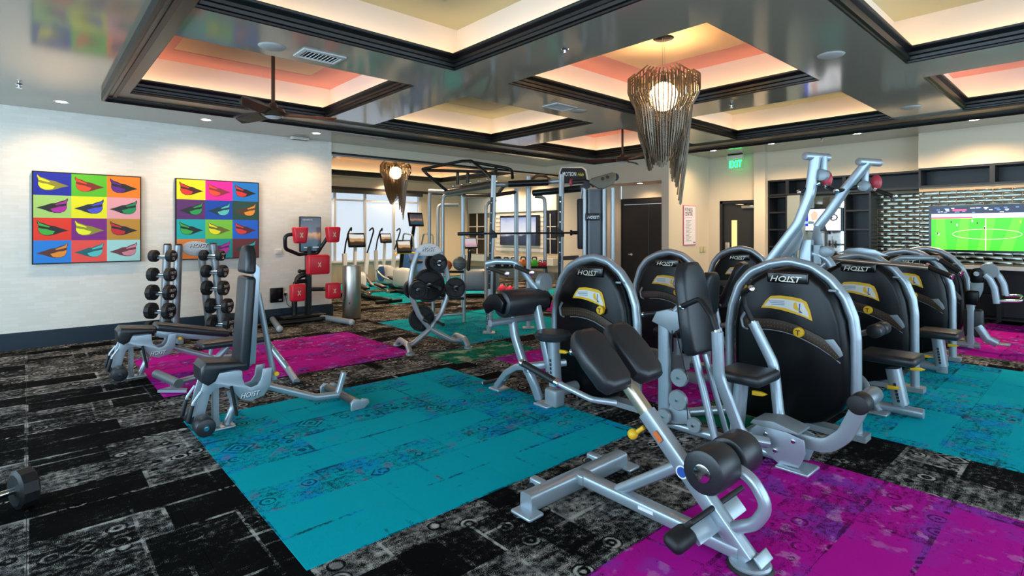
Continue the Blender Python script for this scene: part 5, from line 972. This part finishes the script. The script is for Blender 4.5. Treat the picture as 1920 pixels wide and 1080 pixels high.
def tile_wall(x, ya, yb, za, zb, label, skip=None, side=None):
    t = thing('mirror_tile_wall', label, 'tiled panel', (x, (ya+yb)/2, za), 'mirror brick tile panels'); M().bb((x, ya, za), (x+.03, yb, zb)).out('grout_bed', GROUT, t, smooth=False)
    tw, thh = .215, .068; r = 0; z = za+.004
    me = None
    while z+thh < zb:
        y = ya-(tw/2 if r % 2 else 0)
        while y < yb:
            a, c = max(y, ya)+.004, min(y+tw, yb)-.004
            if c-a > .03 and not (skip and a > skip[0] and c < skip[1] and z > skip[2] and z+thh < skip[3]):
                full = abs((c-a)-(tw-.008)) < 1e-3; ctr = V(x-.003, (a+c)/2, z+thh/2)
                if full and me:
                    o = bpy.data.objects.new('tile', me); col.objects.link(o); o.parent = t; o.location = ctr-ORG[t.name]
                else:
                    o = M().plate([(x, a, z), (x, c, z), (x, c, z+thh-.008), (x, a, z+thh-.008)], (-.008, 0, 0), .003).out('tile', MIRROR, t)
                    if full:
                        me = o.data.copy(); me.transform(Matrix.Translation(-(ctr-ORG[t.name])))
                # each tile sits at a slightly different angle
                if full and o.data is me: o.rotation_euler = (0, random.uniform(-.006, .006), random.uniform(-.01, .01))
            y += tw
        z += thh; r += 1
    return t
tile_wall(11.46, 2.1, 2.84, .6, 2.21, 'mirror brick tiles in the recess left of the television'); tile_wall(10.79, .55, 2.1, .99, 2.21, 'mirror brick tiles around the television', skip=(.8, 1.85, 1.25, 1.85))
struct(M().bb((10.8, 2.07, .99), (11.46, 2.1, 2.2)).bb((10.82, -1, .99), (11.0, 2.07, 2.21)).out('wall_television', CABB, smooth=False))
# mirrored niche
t = thing('niche_mirror', 'mirror set in the niche between the black shelf columns', 'mirror', (11.45, 3.75, .9)); M().bb((11.44, 3.26, .5), (11.47, 4.25, 2.2)).out('mirror_glass', mat('mirror_plain', 'd5d8d4', .02, 1), t, smooth=False); M().bb((11.06, 4.02, .5), (11.44, 4.25, 2.2)).out('side_panel', mat('panel_grey', '8b9894', .5), t, smooth=False)
t = thing('reflected_television', 'reflection of a television with white sports graphic, modelled in the mirrored niche', 'television', (11.38, 3.6, 1.3)); a, c = PX(1510, 432, 11.36), PX(1576, 391, 11.36)  # a television's reflection in the mirror, built as a solid set
M().bb((11.4, a.y+.02, a.z-.02), (11.37, c.y-.02, c.z+.02)).out('bezel', GLOSSB, t, smooth=False)
def em(n, c, e=1.0): return mat(n, c, .3, emit=e)
def pic(par, pts, m, x, nm='picture_area'): return M().plate([(x, p.y, p.z) for p in pts], (-.001, 0, 0)).out(nm, m, par, smooth=False)
G2 = lambda fy, fz: V(0, a.y+(c.y-a.y)*fy, a.z+(c.z-a.z)*fz)
pic(t, [G2(0, 0), G2(1, 0), G2(1, 1), G2(0, 1)], em('screen_white', 'c9d0dc', .9), 11.369); pic(t, [G2(0, .2), G2(.08, .2), G2(.08, 1), G2(0, 1)], em('screen_blue', '1a22d8', 1), 11.367); pic(t, [G2(.25, 0), G2(.62, 0), G2(.55, .35), G2(.42, .5), G2(.3, .3)], em('screen_dark', '202838', .5), 11.367); pic(t, [G2(.18, .45), G2(.34, .5), G2(.36, .8), G2(.26, .95), G2(.15, .75)], em('screen_skin', 'c09080', .8), 11.367)
text('score_print', 'G', V(11.366, G2(.93, .4).y, G2(.8, .45).z), (0, 1, 0), (0, 0, 1), .18, INK, t, width=.13, depth=-.001, bold=.03); pic(t, [G2(.62, .55), G2(.75, .55), G2(.75, .6), G2(.62, .6)], INK, 11.366)
# soccer television
t = thing('soccer_television', 'large wall television showing a green soccer pitch', 'television', (10.74, 1.32, 1.19)); ya, yb, za, zb = 1.955, .69, 1.185, 1.905
M().bb((10.70, ya, za), (10.77, yb, zb)).out('bezel', GLOSSB, t, smooth=False); sx0, sx1, sz0, sz1 = ya-.035, yb+.035, za+.03, zb-.03
S2 = lambda fx, fz: V(0, sx0+(sx1-sx0)*fx, sz0+(sz1-sz0)*fz)
R4 = lambda x0, z0, x1, z1: [S2(x0, z0), S2(x1, z0), S2(x1, z1), S2(x0, z1)]
scr = pic(t, R4(0, 0, 1, .74), em('pitch_green', '2fae12', 1.0), 10.699, 'display')
for k in range(4): x0 = .05+.25*k; pic(scr, [S2(max(0, x0-.16*(x0-.5)-.08), 0), S2(x0+.04-.16*(x0-.5), 0), S2(x0+.09, .74), S2(x0, .74)], em('pitch_light', '49c41c', 1.0), 10.6985)
pic(scr, R4(0, .74, 1, .80), em('board_white', 'dfe2ea', 1), 10.698); pic(scr, R4(0, .735, .42, .775), em('board_pink', 'e0406a', 1), 10.6975); pic(scr, R4(0, .80, 1, .85), em('stand_grey', '9aa6b8', .8), 10.698); pic(scr, R4(0, .85, 1, 1), em('crowd_navy', '1a2440', .6), 10.698)
for k in range(26): x = random.random()*.94; z = .86+random.random()*.11; pic(scr, R4(x, z, x+.02+.03*random.random(), z+.02), em(('crowd_white', 'crowd_blue')[k % 2], ('c0c8d8', '5a78b0')[k % 2], .8), 10.6975)
pic(scr, R4(.22, .915, .36, .95), em('board_pink', 'e0406a', 1), 10.697); pic(scr, R4(.543, 0, .551, .735), em('line_white', 'd8e8b8', 1), 10.6975)
M().tube([V(10.698, *S2(.55+.33*math.cos(q), .37+.115*math.sin(q))[1:]) for q in [math.tau*k/40 for k in range(40)]], .003, 0, 5, closed=True).out('centre_circle', em('line_white', 'd8e8b8', 1), scr)
for x, z, cc in ((.06, .36, 0), (.07, .34, 1), (.2, .63, 0), (.26, .56, 1), (.41, .65, 1), (.46, .6, 0), (.53, .48, 0), (.53, .5, 1), (.86, .62, 2), (.9, .56, 0), (.91, .62, 1)): pic(scr, R4(x, z, x+.013, z+.05), em(('kit_dark', 'kit_white', 'kit_yellow')[cc], ('3a1420', 'e0e4e8', 'd8d020')[cc], .8), 10.697)
pic(scr, R4(.9, .13, .95, .19), em('kit_yellow', 'd8d020', .8), 10.697); lg = pic(scr, R4(.9, .05, .98, .1), em('logo_blue', '1848a8', .9), 10.697)
text('logo_print', 'PSG', V(10.6955, *S2(.905, .058)[1:]), (0, -1, 0), (0, 0, 1), .035, WHITE, scr, width=.08, depth=.0005)
# ---------------------------------------------------------------- chandeliers and fans
SMOKE = mat('smoky_glass', '6b5a45', .15, .3, alpha=.7); BULB = mat('lamp_globe', 'ffd9a0', emit=45)
def chandelier(x, y, ztop, label, power):
    t = thing('chandelier', label, 'chandelier', (x, y, ztop), 'smoky rod chandeliers')
    M().cyl((x, y, ztop-.05), (x, y, ztop), .11, 24, ch=.008).out('ceiling_canopy', GLOSSB, t)
    z0 = ztop-.42
    for s in (-.02, .02): M().tube([(x+s, y, ztop-.05), (x+s, y, z0-.05)], .003, 0, 5).out('hanging_wire', STEEL, t)
    M().tube([(x+.14*math.cos(q), y+.14*math.sin(q), z0-.03) for q in [math.tau*k/24 for k in range(24)]], .008, 0, 6, closed=True).out('hoop', DARKM, t)
    n = 56
    for lay in range(3):
        for k in range(n):
            q = math.tau*(k+.5*lay)/n; R0 = (.365, .30, .22)[lay]; cq, sq = math.cos(q), math.sin(q)
            w1 = RT.x*cq+RT.y*sq                                   # 1 where the rod hangs on the right-hand side
            ln = .30+.28*abs(math.sin(q*1.5-.6))+.42*max(0, w1)**3*(.9 if lay == 0 else .6)-(.08*lay)
            zt = z0-.02-.05*abs(math.sin(q*3))-.02*lay
            r_in = R0*(.80-.05*lay)
            pts = [(R0*.8, zt+.05), (R0, zt), (R0, zt-.2-.05*math.sin(q*2)), (r_in, zt-.33-.05*math.sin(q*2)), (r_in*(.8 if ln > .5 else .88), zt-.33-ln*.6), (r_in*.62, zt-.36-ln)]
            M().tube([(x+r*cq, y+r*sq, z) for r, z in pts], .008, .03, 5).out('glass_rod', SMOKE, t)
    M().sph((x, y, z0-.24), .15, 20).out('globe', BULB, t); M().cyl((x, y, z0-.14), (x, y, z0-.02), .03, 12).out('lamp_holder', DARKM, t); M().lathe([(0, -.36), (.06, -.37), (.055, -.33), (0, -.32)], (x, y, z0)).out('lower_disc', CHROME, t)
    l = bpy.data.lights.new('chandelier_lamp', 'POINT'); l.energy = power; l.color = (1, .78, .5); l.shadow_soft_size = .1; o = bpy.data.objects.new('chandelier_lamp', l); col.objects.link(o); o.location = (x, y, z0-.24); return t
chandelier(4.99, 3.16, 3.58, 'large smoky rod chandelier hanging in the pink coffer', 45); chandelier(6.66, 11.63, 3.58, 'smaller-looking smoky rod chandelier in the far cardio room', 35)
FANM = mat('fan_bronze', '4a3f33', .3, .5)
def fan(x, y, z, label, a0, R0=.68):
    t = thing('ceiling_fan', label, 'ceiling fan', (x, y, 3.53), 'three-blade ceiling fans'); M().cyl((x, y, z), (x, y, 3.6), .02, 14).out('down_rod', FANM, t); M().lathe([(0, .12), (.035, .12), (.05, .08), (.11, .06), (.13, .02), (.11, -.02), (0, -.03)], (x, y, z), n=28).out('motor_housing', FANM, t); M().lathe([(0, -.045), (.06, -.042), (.085, -.028), (0, -.028)], (x, y, z), n=24).out('light_lens', mat('lens_white', 'c9ccd0', .3), t)
    for k in range(3):
        q = a0+k*math.tau/3; u_ = V(math.cos(q), math.sin(q), 0); s_ = V(-math.sin(q), math.cos(q), 0); P_ = []
        ws = [(.08, .03), (.2, .06), (.36, .085), (.52, .08), (.64, .055), (R0, .0)]
        top = [V(x, y, z+.02)+u_*r+s_*w_+V(0, 0, .02-.01*r) for r, w_ in ws]; bot = [V(x, y, z+.02)+u_*r-s_*w_+V(0, 0, -.03-.01*r) for r, w_ in ws[-2::-1]]
        o = M(); vs = top+bot; n_ = len(vs); o.add([p for p in vs]+[p+V(0, 0, -.012) for p in vs], [list(range(n_)), list(range(n_, 2*n_))[::-1]]+[(i, (i+1) % n_, n_+(i+1) % n_, n_+i) for i in range(n_)]); o.out('blade', FANM, t, smooth=False)
fan(2.02, 6.18, 2.79, 'bronze ceiling fan in the pink coffer near the canvases', math.radians(228)); fan(8.12, 6.0, 2.80, 'bronze ceiling fan in the far pink coffer above the cable tower', math.radians(253))
